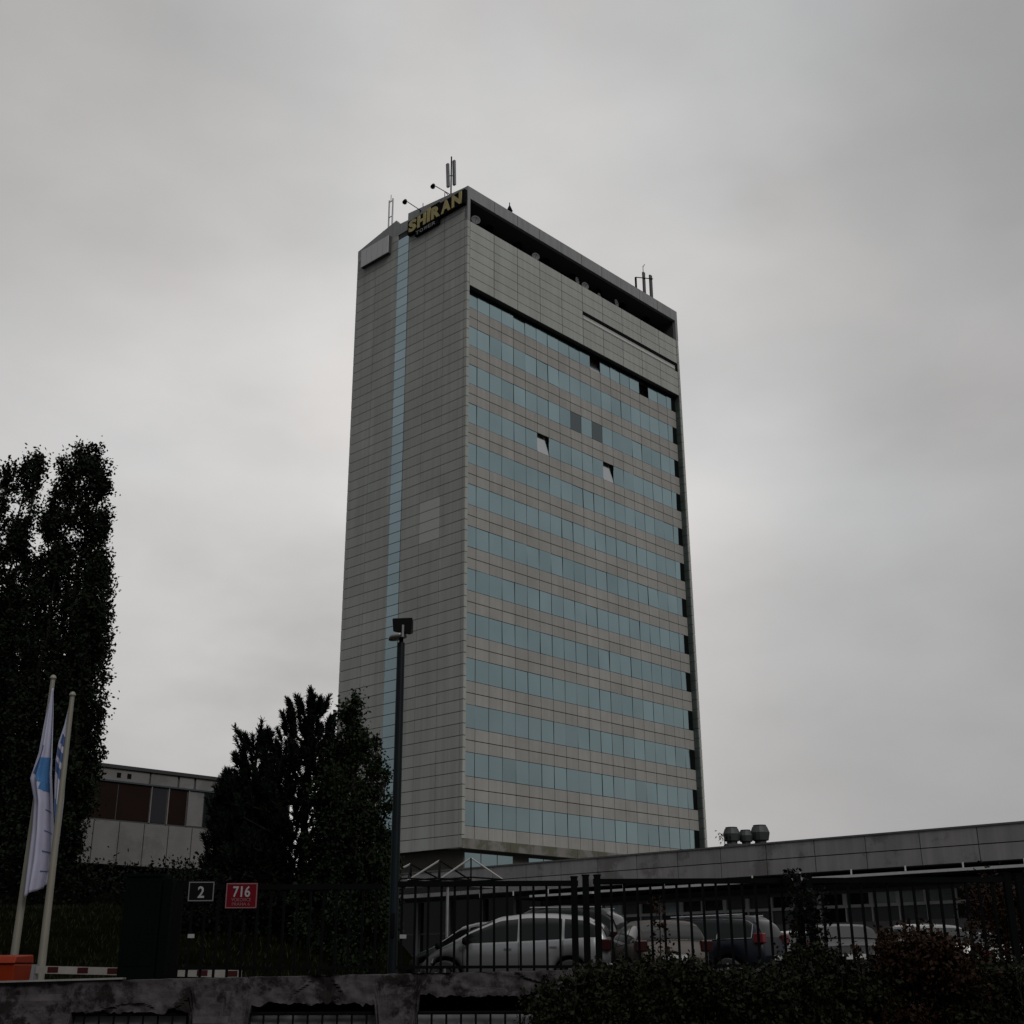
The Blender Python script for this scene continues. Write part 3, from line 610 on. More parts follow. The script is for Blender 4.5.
# pine: whorled branches ending in upright needle tufts
def pine(name, base, H_, spread, label, nt, seed):
    random.seed(seed); root = empty(name, base, 0, label, 'tree'); tm = MB(); P = []
    limb(tm, (0, 0, -.2), (0, 0, H_), .17, .03, 8, .05)
    tufts = []
    def tuft(p, d, ln):
        tufts.append((Vector(p), Vector(d).normalized(), ln))
    nwh = 12 if seed == 3 else 10
    for k in range(nwh):
        t = k/(nwh-1); z = H_*(.06 + .9*t); rad = spread*(1-t)**.6*random.uniform(.62, 1.15)+.15
        for j in range(9 if t < .8 else 5):
            a_ = 2*PI*(j+random.random()*.7)/9 if t < .8 else 2*PI*(j+random.random())/5
            r_ = rad*random.uniform(.72, 1.1); tip = Vector((math.cos(a_)*r_, math.sin(a_)*r_, z + r_*.32 + random.uniform(-.1, .25)))
            path = limb(tm, (0, 0, z), tip, .035, .012, 4, .05)
            tuft(tip, (math.cos(a_)*.4, math.sin(a_)*.4, 1), .36)
            for q in range(6):
                f_ = random.uniform(.25, 1.0); p = Vector((0, 0, z)).lerp(tip, f_); sd_ = Vector((-math.sin(a_), math.cos(a_), 0))*random.choice((-1, 1))
                e = p + sd_*random.uniform(.1, .42) + Vector((0, 0, random.uniform(.0, .28))); tm.tube(p, e, .012, .006, 4, cap=False)
                tuft(e, (math.cos(a_)*.3+sd_.x*.4, math.sin(a_)*.3+sd_.y*.4, 1), random.uniform(.22, .36))
    tuft((0, 0, H_), (0, 0, 1), .5)
    tm.build('trunk', M_trunk, root)
    n_per = max(8, int(nt/len(tufts))); V = []
    for p, d, ln in tufts:
        p, d = np.array(p), np.array(d); tt = rng.random(n_per)[:, None]
        dirs = rng.normal(size=(n_per, 3))*.42 + d*1.0; dirs /= np.linalg.norm(dirs, axis=1)[:, None]
        side = np.cross(dirs, rng.normal(size=(n_per, 3))); side /= np.linalg.norm(side, axis=1)[:, None]
        b0 = p + d*ln*tt; l_ = .13; ww = .012
        V.append(np.stack([b0 - side*ww, b0 + side*ww, b0 + dirs*l_ + side*ww*.4, b0 + dirs*l_ - side*ww*.4], 1).reshape(-1, 3))
    V = np.concatenate(V); n = len(V)//4; me = bpy.data.meshes.new('crown'); me.vertices.add(n*4); me.vertices.foreach_set('co', V.ravel())
    me.loops.add(n*4); me.loops.foreach_set('vertex_index', np.arange(n*4)); me.polygons.add(n); me.polygons.foreach_set('loop_start', np.arange(n)*4); me.polygons.foreach_set('loop_total', np.full(n, 4)); me.update(); me.validate()
    me.materials.append(M_pine); o = bpy.data.objects.new('crown', me); col.objects.link(o); o.parent = root; return root
bP = at(295, 960, 28); bP.z = 1.45
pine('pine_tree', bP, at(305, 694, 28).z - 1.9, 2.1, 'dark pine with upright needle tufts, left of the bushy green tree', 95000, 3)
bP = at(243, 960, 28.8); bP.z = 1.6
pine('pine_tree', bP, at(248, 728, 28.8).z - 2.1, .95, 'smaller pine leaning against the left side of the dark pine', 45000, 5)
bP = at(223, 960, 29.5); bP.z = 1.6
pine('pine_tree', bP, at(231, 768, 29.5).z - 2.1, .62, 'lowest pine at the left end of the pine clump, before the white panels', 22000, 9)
random.seed(21)

# hedge along the top of the bank
hd = empty('hedge', (-9.5, 35, 2.6), 0, 'low dark hedge along the top of the bank below the white panelled block', 'hedge')
P = []
for k in range(420):
    x = random.uniform(-8.5, 5.4); h_ = 2.0 + .35*noise.noise(Vector((x*.7, 0, 3))); P.append(rng.normal(size=(90, 3))*[.28, .3, .24] + [x, random.uniform(-.8, .8), random.uniform(-.6, h_*.75)])
leaves('foliage', np.concatenate(P), .11, M_hedge, hd)
MB().box(-8.5, 5.2, -.5, .5, -.8, 1.0).build('stem_mass', M_hedge, hd)
shb = empty('shrub', (-4.4, 27.5, 1.9), 0, 'dark rounded shrub under the pine on the bank', 'shrub')
P = [rng.normal(size=(130, 3))*[.26, .26, .24] + [random.uniform(-2.6, .9), random.uniform(-.8, .8), random.uniform(-.3, 1.3)] for k in range(130)]
leaves('foliage', np.concatenate(P), .09, M_hedge, shb); MB().tube((0, 0, -.4), (0, 0, .8), .05).build('stem', M_trunk, shb)

# ---------------------------------------------------------------- retaining wall
YW = 13.8
wl = empty('retaining_wall', (0, YW, 0), 0, 'peeling grey retaining wall carrying the iron fence', 'wall')
def ztop(x): return 1.44 + .0157*(x+5.45) if x < 1 else 1.54
def xw(px, py=1000): return at(px, py, YW).x
wm = MB(); rows = []; nx = 520
opens = [(xw(66), xw(196), 1.15), (xw(245), xw(381), 1.225), (xw(413), xw(548), 1.29), (xw(600), xw(740), 1.17), (xw(790), xw(930), 1.17)]
prof = []
for i in range(nx+1):
    x = -7.2 + 15.4*i/nx; zt_ = ztop(x) + .006*noise.noise(Vector((x*9, 0, 0)))
    zb_ = 0.0
    for a, b, zz in opens:
        if a < x < b: e = min(1, (x-a)/.05, (b-x)/.05); zb_ = (zz + .055*noise.noise(Vector((x*5, 4, 0))) + .03*noise.noise(Vector((x*13, 9, 0))) + .03*noise.noise(Vector((x*43, 2, 0))))*e
    prof.append((x, zb_, zt_))
NV = 24; front = []; 
for (x, z0, z1) in prof:
    colm = []
    for j in range(NV+1):
        t = j/NV; z = z0 + (z1-z0)*t; yy = -.02 + .030*noise.noise(Vector((x*2.2, z*3, 0))) + .02*noise.noise(Vector((x*9, z*9, 5))) + (.05*(1 if noise.noise(Vector((x*1.7, z*3.2, 8))) > .12 else 0)*(.5+.5*noise.noise(Vector((x*12, z*12, 1)))) if z > 1.1 else 0)
        colm.append((x, yy, z))
    front.append([(x, .40, z0)] + colm + [(x, -.0, z1+.006), (x, .42, z1+.006)])
wm.grid(front); wm.build('plaster', M_wall, wl)
cpb = MB(); cpb.hexa([(xw(-40), -.06, ztop(xw(-40))), (xw(122), -.06, ztop(xw(122))+.01), (xw(122), .44, ztop(xw(122))+.01), (xw(-40), .44, ztop(xw(-40))), (xw(-40), -.06, ztop(xw(-40))+.018), (xw(122), -.06, ztop(xw(122))+.028), (xw(122), .44, ztop(xw(122))+.028), (xw(-40), .44, ztop(xw(-40))+.018)])
cpb.build('coping', mat('coping_stone', (.16, .15, .145), .9, vary=.2, nscale=5), wl)
MB().box(-7.2, 8.2, .41, .5, 0, 1.40).build('backing', M_dark, wl)
for (a, b, zz) in opens:
    pnl = MB(); n = 0; x = a+.04
    MB().box(a-.02, b+.02, .16, .20, 0, 1.115).build('niche_panel', mat('niche_panel', (.15, .15, .16), .8, vary=.3, nscale=5), wl)
    gr = MB(); gr.tube((a, .06, 1.13), (b, .06, 1.13), .018, n=6); gr.tube((a, .06, .5), (b, .06, .5), .018, n=6)
    while x < b: gr.tube((x, .06, .0), (x, .06, 1.13), .012, n=6); x += .153
    gr.build('grille', M_black, wl)

# ---------------------------------------------------------------- fence
def fence(px0, px1, ytop, Y, label, posts=(), zbase=None, sp=13.4, tips=False):
    p0 = at(px0, ytop, Y); p1 = at(px1, ytop, Y); zb = 1.5
    f_ = empty('iron_fence', ((p0.x+p1.x)/2, Y, zb), 0, label, 'fence', 'iron fence panels along the wall')
    ox = f_.location.x; zt_ = p0.z - zb
    MB().box(p0.x-ox, p1.x-ox, -.03, .03, zt_-.055, zt_).build('top_rail', M_iron, f_)
    MB().box(p0.x-ox, p1.x-ox, -.022, .022, .06, .09).build('bottom_rail', M_iron, f_)
    b = MB(); x = p0.x + .05; step = sp/ (F/(Y*math.cos(PITCH)))
    while x < p1.x - .03:
        b.box(x-ox-.0125, x-ox+.0125, -.0125, .0125, -.06, zt_-.056); x += step
    b.build('bars', M_iron, f_)
    for px in posts:
        c = at(px, ytop, Y).x - ox; MB().box(c-.034, c+.034, -.036, .036, -.1, zt_+.03).build('post', M_iron, f_)
        MB().box(c-.04, c+.04, -.04, .04, zt_+.031, zt_+.045).build('post_cap', M_iron, f_)
    return f_
fence(176, 382, 885, YW+.12, 'iron fence panel with house number plates, left of the lamp post', (181,))
fence(398, 578, 881.5, YW+.12, 'iron fence panel in front of the silver minivan', (574, ))
fence(593, 790, 879, YW+.12, 'iron fence panel in front of the dark estate with red tail light', (585.5, 597))
fence(803, 1010, 878, YW+.12, 'rightmost iron fence panel above the reddish bush', (797, 808, 1006))
fence(1020, 1200, 877.5, YW+.12, 'iron fence panel running out of the right picture edge', (1018,))
# green gate cabinet
p = at(142, 977, YW+.15)
cb = empty('gate_pillar', (p.x, YW+.22, 1.45), 0, 'tall dark green metal cabinet standing left of the number plates', 'cabinet')
wd_ = at(166, 920, YW).x - at(119, 920, YW).x; ht = at(142, 876, YW).z - 1.45
MB().box(-wd_/2, wd_*.28, -.15, .15, 0, ht).build('body', M_green, cb, bevel=.01)
MB().box(wd_*.30, wd_/2, -.13, .13, 0, ht*.985).build('side_post', M_green, cb, bevel=.008)
MB().box(-wd_/2-.02, wd_*.29, -.17, .17, ht+.001, ht+.03).build('lid', M_green, cb)
MB().box(-wd_*.40, wd_*.2, -.156, -.151, .15, ht-.12).build('door', M_green, cb)
MB().box(wd_*.10, wd_*.13, -.175, -.157, ht*.45, ht*.6).build('handle', M_iron, cb)
# number plates
def plate(x0, x1, y0, y1, Y, bg, edge, label):
    a = at(x0, y0, Y); b = at(x1, y1, Y); c = (a+b)/2; w_ = b.x-a.x; h_ = a.z-b.z
    r_ = empty('number_plate', (c.x, Y, b.z), 0, label, 'number plate', 'house number plates on the fence')
    MB().box(-w_/2, w_/2, 0, .012, 0, h_).build('plate', bg, r_, bevel=.004)
    e = MB(); t = .010
    for (x_, X_, z_0, z_1) in ((-w_/2+.004, w_/2-.004, .004, .004+t), (-w_/2+.004, w_/2-.004, h_-.004-t, h_-.004), (-w_/2+.004, -w_/2+.004+t, .0041+t, h_-.0041-t), (w_/2-.004-t, w_/2-.004, .0041+t, h_-.0041-t)): e.box(x_, X_, -.004, -.0005, z_0, z_1)
    e.build('border', edge, r_); return r_, w_, h_
r_, w_, h_ = plate(189, 213.5, 881.5, 901.5, YW+.06, M_black, mat('plate_rim', (.10, .10, .10), .6), 'black number plate with a white 2 on the fence')
text_obj('numeral', '2', M_signwhite, r_, frame((0, -.004, h_*.47), (1, 0, 0), (0, 0, 1)), .07, .12, .003, .02)
r_, w_, h_ = plate(226.5, 256.5, 883, 908.5, YW+.06, M_signred, mat('plate_edge', (.13, .07, .07), .5), 'red number plate with white 716 on the fence')
text_obj('numeral', '716', M_signwhite, r_, frame((0, -.004, h_*.66), (1, 0, 0), (0, 0, 1)), .185, .115, .003, .02)
M_dimtxt = mat('faded_lettering', (.13, .04, .045), .6)
text_obj('lettering', 'VOKOVICE', M_dimtxt, r_, frame((0, -.004, h_*.34), (1, 0, 0), (0, 0, 1)), .21, .036, .003, .01)
text_obj('lettering', 'PRAHA 6', M_dimtxt, r_, frame((0, -.004, h_*.17), (1, 0, 0), (0, 0, 1)), .19, .034, .003, .01)
for (x, y, lab) in ((191, 936, 'tiny white tag on a fence bar below the black number plate'), (403, 936.5, 'tiny white tag on a fence bar right of the lamp post')):
    p = at(x, y, YW+.09); t_ = empty('fence_tag', p, 0, lab, 'tag', 'small white tags on the fence')
    MB().box(-.035, .035, 0, .006, -.02, .02).build('plate', M_signwhite, t_); MB().box(-.012, .012, .0061, .03, -.008, .008).build('clip', M_steel, t_)

# ---------------------------------------------------------------- lamp post
lp = at(392, 976, 14.6); lz = 1.0
lamp = empty('lamp_post', (lp.x, 14.6, lz), 0, 'dark slim lamp post with a boxy floodlight head, in front of the tower', 'lamp post')
zt_ = at(400, 643, 14.6).z - lz; zh = at(400, 618, 14.6).z - lz
MB().tube((0, 0, -.1), (0, 0, zt_), .058, .046, 14).build('pole', mat('pole_paint', (.005, .008, .010), .5, spec=.12, vary=.2), lamp, smooth=False)
MB().tube((0, 0, zt_+.001), (0, 0, zt_+.14), .026, .026, 10).build('neck', M_black, lamp)
hx = 0.01; z0 = zt_+.09; z1 = zh
MB().hexa([(hx-.10, -.12, z0+.02), (hx+.11, -.12, z0-.02), (hx+.12, .14, z0+.06), (hx-.12, .14, z0+.10), (hx-.12, -.10, z1-.03), (hx+.13, -.10, z1-.02), (hx+.12, .16, z1), (hx-.09, .16, z1+.005)]).build('lamp_head', M_black, lamp, bevel=.015)
MB().lathe([(.115, 0), (.11, .035), (.06, .05)], (hx-.05, -.02, z0-.035), 18, Matrix.Rotation(R(-12), 4, 'Y')).build('lens', mat('lamp_lens', (.16, .15, .14), .25), lamp, smooth=True)
MB().box(-.012+hx+.02, .012+hx+.02, -.145, -.125, z0-.05, z0+.10).build('bracket', M_steel, lamp)
MB().box(-.02, .02, -.075, -.055, .9, 1.15).build('service_hatch', M_black, lamp)

# ---------------------------------------------------------------- flagpoles and flags
M_pole = mat('cream_pole', (.15, .142, .115), .5, vary=.12, nscale=2)
def flagpole(bx, by, tx, ty, Y, label):
    a = at(bx, by, Y); b = at(tx, ty, Y); a.z = GZ
    r_ = empty('flagpole', a, 0, label, 'flagpole', 'flagpoles left of the gate'); d = b-a
    MB().tube((0, 0, -.1), d, .054, .029, 14).build('pole', M_pole, r_); MB().lathe([(.03, 0), (.045, .025), (.03, .06), (.01, .07)], d, 12).build('finial', M_pole, r_)
    MB().box(-.09, .09, -.09, .09, -.02, .12).build('foot', M_steel, r_)
flagpole(13, 960, 53, 680, 16.5, 'left flagpole, rising from behind the orange bin'); flagpole(40, 980, 72.3, 697, 16.0, 'right flagpole, standing beside the barrier')
def flag_mesh(Lp, Rp, Y, folds, amp, nu=26, nv=60, ph=0):
    """Lp, Rp: left / right outline as (pixel x, pixel y); gives surface function in metres"""
    def interp(P, t):
        q = t*(len(P)-1); i = min(int(q), len(P)-2); f_ = q-i; return P[i][0]*(1-f_)+P[i+1][0]*f_, P[i][1]*(1-f_)+P[i+1][1]*f_
    def surf(u, v, off=0):
        a = interp(Lp, v); b = interp(Rp, v); x = a[0]*(1-u)+b[0]*u; y = a[1]*(1-u)+b[1]*u
        dep = amp*min(1, v*2+.15)*(math.sin(folds*PI*u+ph+v*1.5) + .4*math.sin(folds*2.3*PI*u+1+v*3))
        p = at(x, y, Y); return Vector((p.x, Y + dep - off, p.z))
    return surf
M_flag = mat('flag_cloth', (.31, .31, .40), .8, vary=.06); M_blue = mat('flag_blue', (.03, .12, .28), .8, vary=.2, nscale=3); M_navy = mat('flag_navy', (.03, .06, .16), .8)
def flag(Lp, Rp, Y, folds, amp, patches, label):
    s = flag_mesh(Lp, Rp, Y, folds, amp); o0 = s(.5, 0); r_ = empty('flag', o0, 0, label, 'flag', 'flags hanging from the poles')
    nu, nv = 28, 70; m = MB(); m.grid([[s(u/nu, v/nv)-o0 for u in range(nu+1)] for v in range(nv+1)])
    cl_ = m.build('cloth', M_flag, r_, smooth=True); so2 = cl_.modifiers.new('thick', 'SOLIDIFY'); so2.thickness = .004
    for (u0, u1, v0, v1, sk_, m_) in patches:
        m = MB(); m.grid([[s(min(1, max(0, u0+(u1-u0)*a/8 + sk_*(b/8-.5))), v0+(v1-v0)*b/8 + .012*a/8, .012)-o0 for a in range(9)] for b in range(9)]); m.build('emblem', m_, r_, smooth=True)
flag([(52, 689), (44, 722), (38, 752), (29, 778), (33, 800), (31, 830), (27, 862), (23, 897)], [(53.5, 688), (54, 715), (53.5, 745), (53, 775), (54, 805), (55, 835), (56, 862), (50, 884)], 16.3, 3.2, .05,
     [(.18, .40, .26, .40, -.1, M_navy), (.30, .88, .33, .455, -.15, M_blue), (.45, .80, .455, .50, -.1, M_blue), (.12, .3, .33, .40, -.1, M_navy), (.6, .95, .60, .605, 0, M_navy), (.55, .95, .70, .705, 0, M_navy), (.5, .95, .80, .806, 0, M_navy), (.5, .9, .90, .905, 0, M_navy)],
     'pale flag with blue emblem hanging from the left flagpole')
flag([(69.5, 703), (64, 725), (58, 742), (55, 760), (54, 785), (54, 810), (55, 835)], [(71, 703), (69, 728), (67, 750), (65, 775), (63, 800), (60, 825), (57, 850)], 16.02, 2.2, .03,
     [(.2, .75, .24, .32, 0, M_navy), (.05, .75, .37, .44, 0, M_navy), (.05, .70, .49, .56, 0, M_navy), (.1, .9, .74, .86, 0, M_blue), (.2, .8, .92, .95, 0, M_navy)],
     'smaller pale flag with dark blue stripes on the right flagpole')
# orange grit bin
a = at(-30, 985, 14.7); b = at(14.5, 954, 14.7)
gb = empty('grit_bin', ((a.x+b.x)/2, 15.0, GZ), 0, 'bright orange grit bin behind the wall at the left edge', 'bin')
M_or = mat('orange_plastic', (.15, .016, .004), .5, vary=.12, spec=.1); hw = (b.x-a.x)/2; hz = b.z-GZ
MB().hexa([(-hw*.92, -.2, 0), (hw*.92, -.2, 0), (hw*.92, .25, 0), (-hw*.92, .25, 0), (-hw, -.24, hz-.1), (hw, -.24, hz-.1), (hw, .3, hz-.1), (-hw, .3, hz-.1)]).build('body', M_or, gb, bevel=.02)
MB().hexa([(-hw*1.02, -.27, hz-.098), (hw*1.02, -.27, hz-.098), (hw*1.02, .32, hz-.098), (-hw*1.02, .32, hz-.098), (-hw, -.22, hz-.02), (hw, -.22, hz-.02), (hw, .3, hz), (-hw, .3, hz)]).build('lid', M_or, gb, bevel=.015)
# barrier arm
a = at(36, 968, 15.6); b = at(241, 972.5, 15.6)
br = empty('barrier_arm', (a.x, 15.6, a.z-.06), 0, 'red and white barrier arm lying level behind the wall', 'barrier')
Lb = b.x-a.x; dz = b.z-a.z; MB().hexa([(0, 0, 0), (Lb, 0, dz+.0), (Lb, .05, dz), (0, .05, 0), (0, 0, .085), (Lb, 0, dz+.085), (Lb, .05, dz+.085), (0, .05, .085)]).build('beam', mat('barrier_white', (.17, .16, .15), .6, vary=.15, nscale=4), br)
n = 0; x = .14
while x < Lb-.1:
    f_ = x/Lb; MB().box(x, x+.125, -.004, .054, dz*f_+.012, dz*f_+.075).build('red_stripe', mat('barrier_red', (.03, .005, .005), .6, spec=.1) if n == 0 else bpy.data.materials['barrier_red'], br); x += .355; n += 1
MB().box(-.16, 0, -.06, .1, -(a.z-.06-GZ), .1).build('support_post', M_steel, br)

# ---------------------------------------------------------------- cars
M_tyre = mat('tyre', (.01, .01, .01), .8); M_rim = mat('rim', (.20, .20, .21), .35, metal=.7); M_carglass = mat('car_glass', (.004, .005, .005), .08, spec=.3)
M_red = mat('tail_lens', (.10, .004, .008), .3); M_reddim = mat('tail_lens_dim', (.018, .003, .003), .3, spec=.2); M_head = mat('head_lens', (.35, .36, .37), .1); M_chrome = mat('chrome_trim', (.5, .5, .5), .15, metal=1); M_plate = mat('licence_plate', (.35, .35, .35), .5)
def paint(name, c, metal=.5): return mat(name, c, .28, metal=metal, vary=.03, coat=.6)
KN = {   # knots: x (front positive), belt height, roof height
 'minivan': (4.45, .90, [(-2.225, .72, .72), (-2.18, .98, 1.02), (-2.05, 1.08, 1.34), (-1.7, 1.08, 1.53), (-1.0, 1.04, 1.60), (-.4, 1.02, 1.61), (.18, 1.0, 1.55), (.84, .98, 1.27), (1.25, .96, 1.02), (1.5, .88, .90), (1.75, .75, .76), (1.90, .62, .63), (1.96, .48, .48)], .33, (1.38, -1.36)),
 'suv': (4.6, .92, [(-2.3, .75, .75), (-2.26, 1.02, 1.06), (-2.12, 1.12, 1.46), (-1.85, 1.12, 1.66), (-1.0, 1.10, 1.70), (-.2, 1.08, 1.70), (.35, 1.05, 1.62), (.95, 1.04, 1.20), (1.1, 1.04, 1.08), (1.8, .97, .98), (2.15, .86, .87), (2.3, .6, .6)], .36, (1.4, -1.38)),
 'sedan': (4.5, .88, [(-2.25, .7, .7), (-2.2, .92, .93), (-1.75, .97, 1.0), (-1.45, .97, 1.10), (-.9, .95, 1.38), (-.3, .94, 1.45), (.2, .93, 1.42), (.7, .92, 1.15), (1.0, .91, .96), (1.6, .84, .85), (2.1, .70, .71), (2.25, .5, .5)], .32, (1.4, -1.35)),
 'hatch': (4.1, .87, [(-2.05, .7, .7), (-2.0, .95, 1.0), (-1.85, 1.0, 1.22), (-1.5, 1.0, 1.44), (-.8, .97, 1.50), (-.2, .95, 1.50), (.3, .93, 1.42), (.8, .92, 1.12), (1.05, .91, .97), (1.55, .82, .83), (1.95, .66, .67), (2.05, .5, .5)], .32, (1.3, -1.25)),
}
def make_car(kind, body, label, group='cars parked behind the fence', rails=False, trim=False, red=None):
    Lc_, W2, K, WR, WX = KN[kind]; root = empty('parked_car', (0, 0, 0), 0, label, 'car', group); XF = K[-1][0]
    kx = [k[0] for k in K]
    def itp(x, j):
        return float(np.interp(x, kx, [k[j] for k in K]))
    def sm(x, j): return (itp(x-.06, j)+itp(x, j)*2+itp(x+.06, j))/4 if kx[0]+.07 < x < kx[-1]-.07 else itp(x, j)
    def hw_(x):
        t = abs(x)/(Lc_/2 if x < 0 else XF); return W2*(1 - .13*t**4 - .06*max(0, t-.85)/.15)
    def sec(x):
        zb_ = .22 + (.10 if x > XF-.25 or x < -Lc_/2+.25 else 0)
        for wx in WX:
            dd = (WR+.07)**2 - (x-wx)**2
            if dd > 0: zb_ = max(zb_, WR + math.sqrt(dd)*.98)
        be, ro = sm(x, 1), max(sm(x, 2), sm(x, 1)); h = hw_(x); g_ = ro-be; wr = h - .03 - g_*.42
        zb_ = min(zb_, be-.06)
        zm = max(zb_+.03, min(.74, be-.05))
        return [(h*.80, zb_), (h*.93, zb_+.02), (h*1.0, zm), (h*.985, be-.035), (h*.955, be), (h-.03-g_*.10, be+g_*.25), (h-.03-g_*.30, be+g_*.72), (wr, be+g_*.90), (wr*.86, ro), (wr*.4, ro+.018), (0, ro+.022)]
    xs_ = np.linspace(-Lc_/2, XF, 91); rows = []
    for x in xs_:
        s = sec(x); ring = [(x, y, z) for y, z in s] + [(x, -y, z) for y, z in reversed(s[:-1])]; rows.append(ring)
    m = MB(); m.grid(rows)
    i0 = len(m.v)
    for rr_ in (rows[0], rows[-1]): ii = len(m.v); m.v += rr_; m.f.append(tuple(range(ii, ii+len(rr_))))
    bo = m.build('body', body, root, smooth=True)
    MB().box(-Lc_/2+.25, XF-.3, -W2*.78, W2*.78, .2, .55).build('underbody', M_black, root)
    # side glazing
    def sidey(x, z):
        s = sec(x)[4:8]
        return float(np.interp(z, [q[1] for q in s], [q[0] for q in s])) if s[-1][1]-s[0][1] > .02 else s[0][0]
    def sideglass(xa, xb, nm='side_window', topin=.07):
        for sg in (1, -1):
            g_ = []
            for i in range(15):
                x = xa+(xb-xa)*i/14; z0 = sm(x, 1)+.03; z1 = max(z0+.005, sec(x)[7][1]-topin+.03)
                g_.append([(x, sg*(sidey(x, z0+(z1-z0)*j/6)+.012), z0+(z1-z0)*j/6) for j in range(7)])
            MB().grid(g_).build(nm, M_carglass, root, smooth=True)
            if trim:
                t_ = MB()
                for i in range(14): t_.tube(g_[i][0], g_[i+1][0], .012, n=5); t_.tube(g_[i][-1], g_[i+1][-1], .012, n=5)
                t_.tube(g_[0][0], g_[0][-1], .012, n=5); t_.build('window_trim', M_chrome, root)
    c0 = [k for k in K]; rear = {'minivan': (-2.0, -1.25), 'suv': (-2.0, -1.2), 'sedan': (-1.25, -.85), 'hatch': (-1.78, -1.05)}[kind]
    mid = {'minivan': (-1.19, -.28), 'suv': (-1.12, -.12), 'sedan': (-.79, -.05), 'hatch': (-.98, -.05)}[kind]
    fr_ = {'minivan': (-.22, 1.0), 'suv': (-.06, .82), 'sedan': (.01, .72), 'hatch': (.01, .82)}[kind]
    sideglass(*rear, nm='quarter_window'); sideglass(*mid); sideglass(*fr_)
    def topglass(xa, xb, nm, inset=.9):
        g_ = []
        for i in range(11):
            x = xa+(xb-xa)*i/10; s = sec(x); ro = s[-1][1]; wr = s[7][0]*.97
            g_.append([(x + (.01 if xb > 0 else -.01), wr*(j/8*2-1), (np.interp(abs(j/8*2-1), [0, .5, .9, 1], [ro, ro-.004, s[8][1]-.004, s[7][1]+.01])) + .012) for j in range(9)])
        MB().grid(g_).build(nm, M_carglass, root, smooth=True)
    ws = {'minivan': (.35, 1.22), 'suv': (.40, 1.02), 'sedan': (.25, .93), 'hatch': (.32, .98)}[kind]
    rw = {'minivan': (-2.14, -1.86), 'suv': (-2.22, -1.98), 'sedan': (-1.45, -.93), 'hatch': (-1.96, -1.62)}[kind]
    topglass(*ws, 'windscreen'); topglass(*rw, 'rear_window')
    for wx in WX:
        for sg in (1, -1):
            Mx = Matrix.Rotation(R(90*(-sg)), 4, 'X')
            wh_ = MB().lathe([(WR-.06, 0), (WR, .02), (WR, .17), (WR-.03, .20), (WR*.66, .20), (WR*.64, .17), (.04, .15)], (wx, sg*(W2-.21), WR), 24, Mx).build('wheel', M_tyre, root, smooth=False)
            rm = MB().lathe([(.05, .0), (.09, .045), (.04, .05)], (wx, sg*(W2-.03), WR), 10, Mx)
            for q in range(5):
                a_ = 2*PI*q/5+.3; rm.tube((wx, sg*(W2-.02), WR), (wx+math.cos(a_)*WR*.66, sg*(W2-.02), WR+math.sin(a_)*WR*.66), .045, .035, 6)
            rm.build('rim', M_rim, wh_)
            MB().lathe([(WR+.06, 0), (WR+.06, .02)], (wx, sg*(W2-.30), WR+.0), 20, Mx).build('wheel_well', M_black, root)
    for sg in (1, -1):
        xx = XF-.28; MB().hexa([(xx, sg*(hw_(xx)-.02), .60), (xx+.17, sg*(hw_(xx+.17)-.16), .56), (xx+.17, sg*(hw_(xx+.17)-.30), .56), (xx-.05, sg*.45, .62), (xx-.05, sg*(hw_(xx)-.0), .76), (xx+.13, sg*(hw_(xx)-.14), .70), (xx+.13, sg*.45, .68), (xx-.1, sg*.45, .75)]).build('headlight', M_head, root, bevel=.01)
        zt2 = {'sedan': .88, 'suv': 1.2}.get(kind, 1.0); xx = -Lc_/2
        MB().box(xx-.01, xx+.22, *(sorted((sg*(W2-.30), sg*(W2-.045)))), zt2-.16, zt2+.06).build('taillight', red or M_reddim, root, bevel=.02)
        xm = fr_[1]-.12; zz = sm(xm, 1)+.06; mr = MB().lathe([(.02, -.09), (.08, -.07), (.09, .05), (.03, .09)], (xm, sg*(hw_(xm)+.10), zz), 10, Matrix.Rotation(R(90), 4, 'X')).build('side_mirror', M_black, root, smooth=True)
        for hx_ in (mid[0]+.18, fr_[0]+.20): MB().box(hx_-.08, hx_+.08, *sorted((sg*(hw_(hx_)-.005), sg*(hw_(hx_)+.018))), sm(hx_, 1)-.14, sm(hx_, 1)-.11).build('door_handle', body if not trim else M_chrome, root)
        if rails: MB().tube((-1.75, sg*(W2-.30), sm(-1.7, 2)+.035), (.2, sg*(W2-.30), sm(.2, 2)+.035), .02, n=6).build('roof_rail', M_chrome, root)
        if kind == 'minivan': MB().box(-.95, .95, *sorted((sg*(W2-.03), sg*(W2+.012))), .24, .275).build('sill_trim', M_rim, root)
    MB().box(-Lc_/2-.02, -Lc_/2+.02, -.26, .26, .66, .77).build('licence_plate', M_plate, root); MB().box(XF-.02, XF+.02, -.26, .26, .40, .50).build('licence_plate', M_plate, root)
    MB().box(-Lc_/2-.035, -Lc_/2+.1, -W2*.86, W2*.86, .40, .58).build('bumper', body, root, bevel=.02)
    seams = MB()
    for x in (fr_[1]-.03, fr_[0]-.03, mid[0]-.03):
        for sg in (1, -1):
            s = sec(x); pts_ = [(x, sg*(y+.004), z) for y, z in s[1:5]]
            for a, b in zip(pts_, pts_[1:]): seams.tube(a, b, .006, n=4)
    seams.build('door_seam', M_black, root); return root
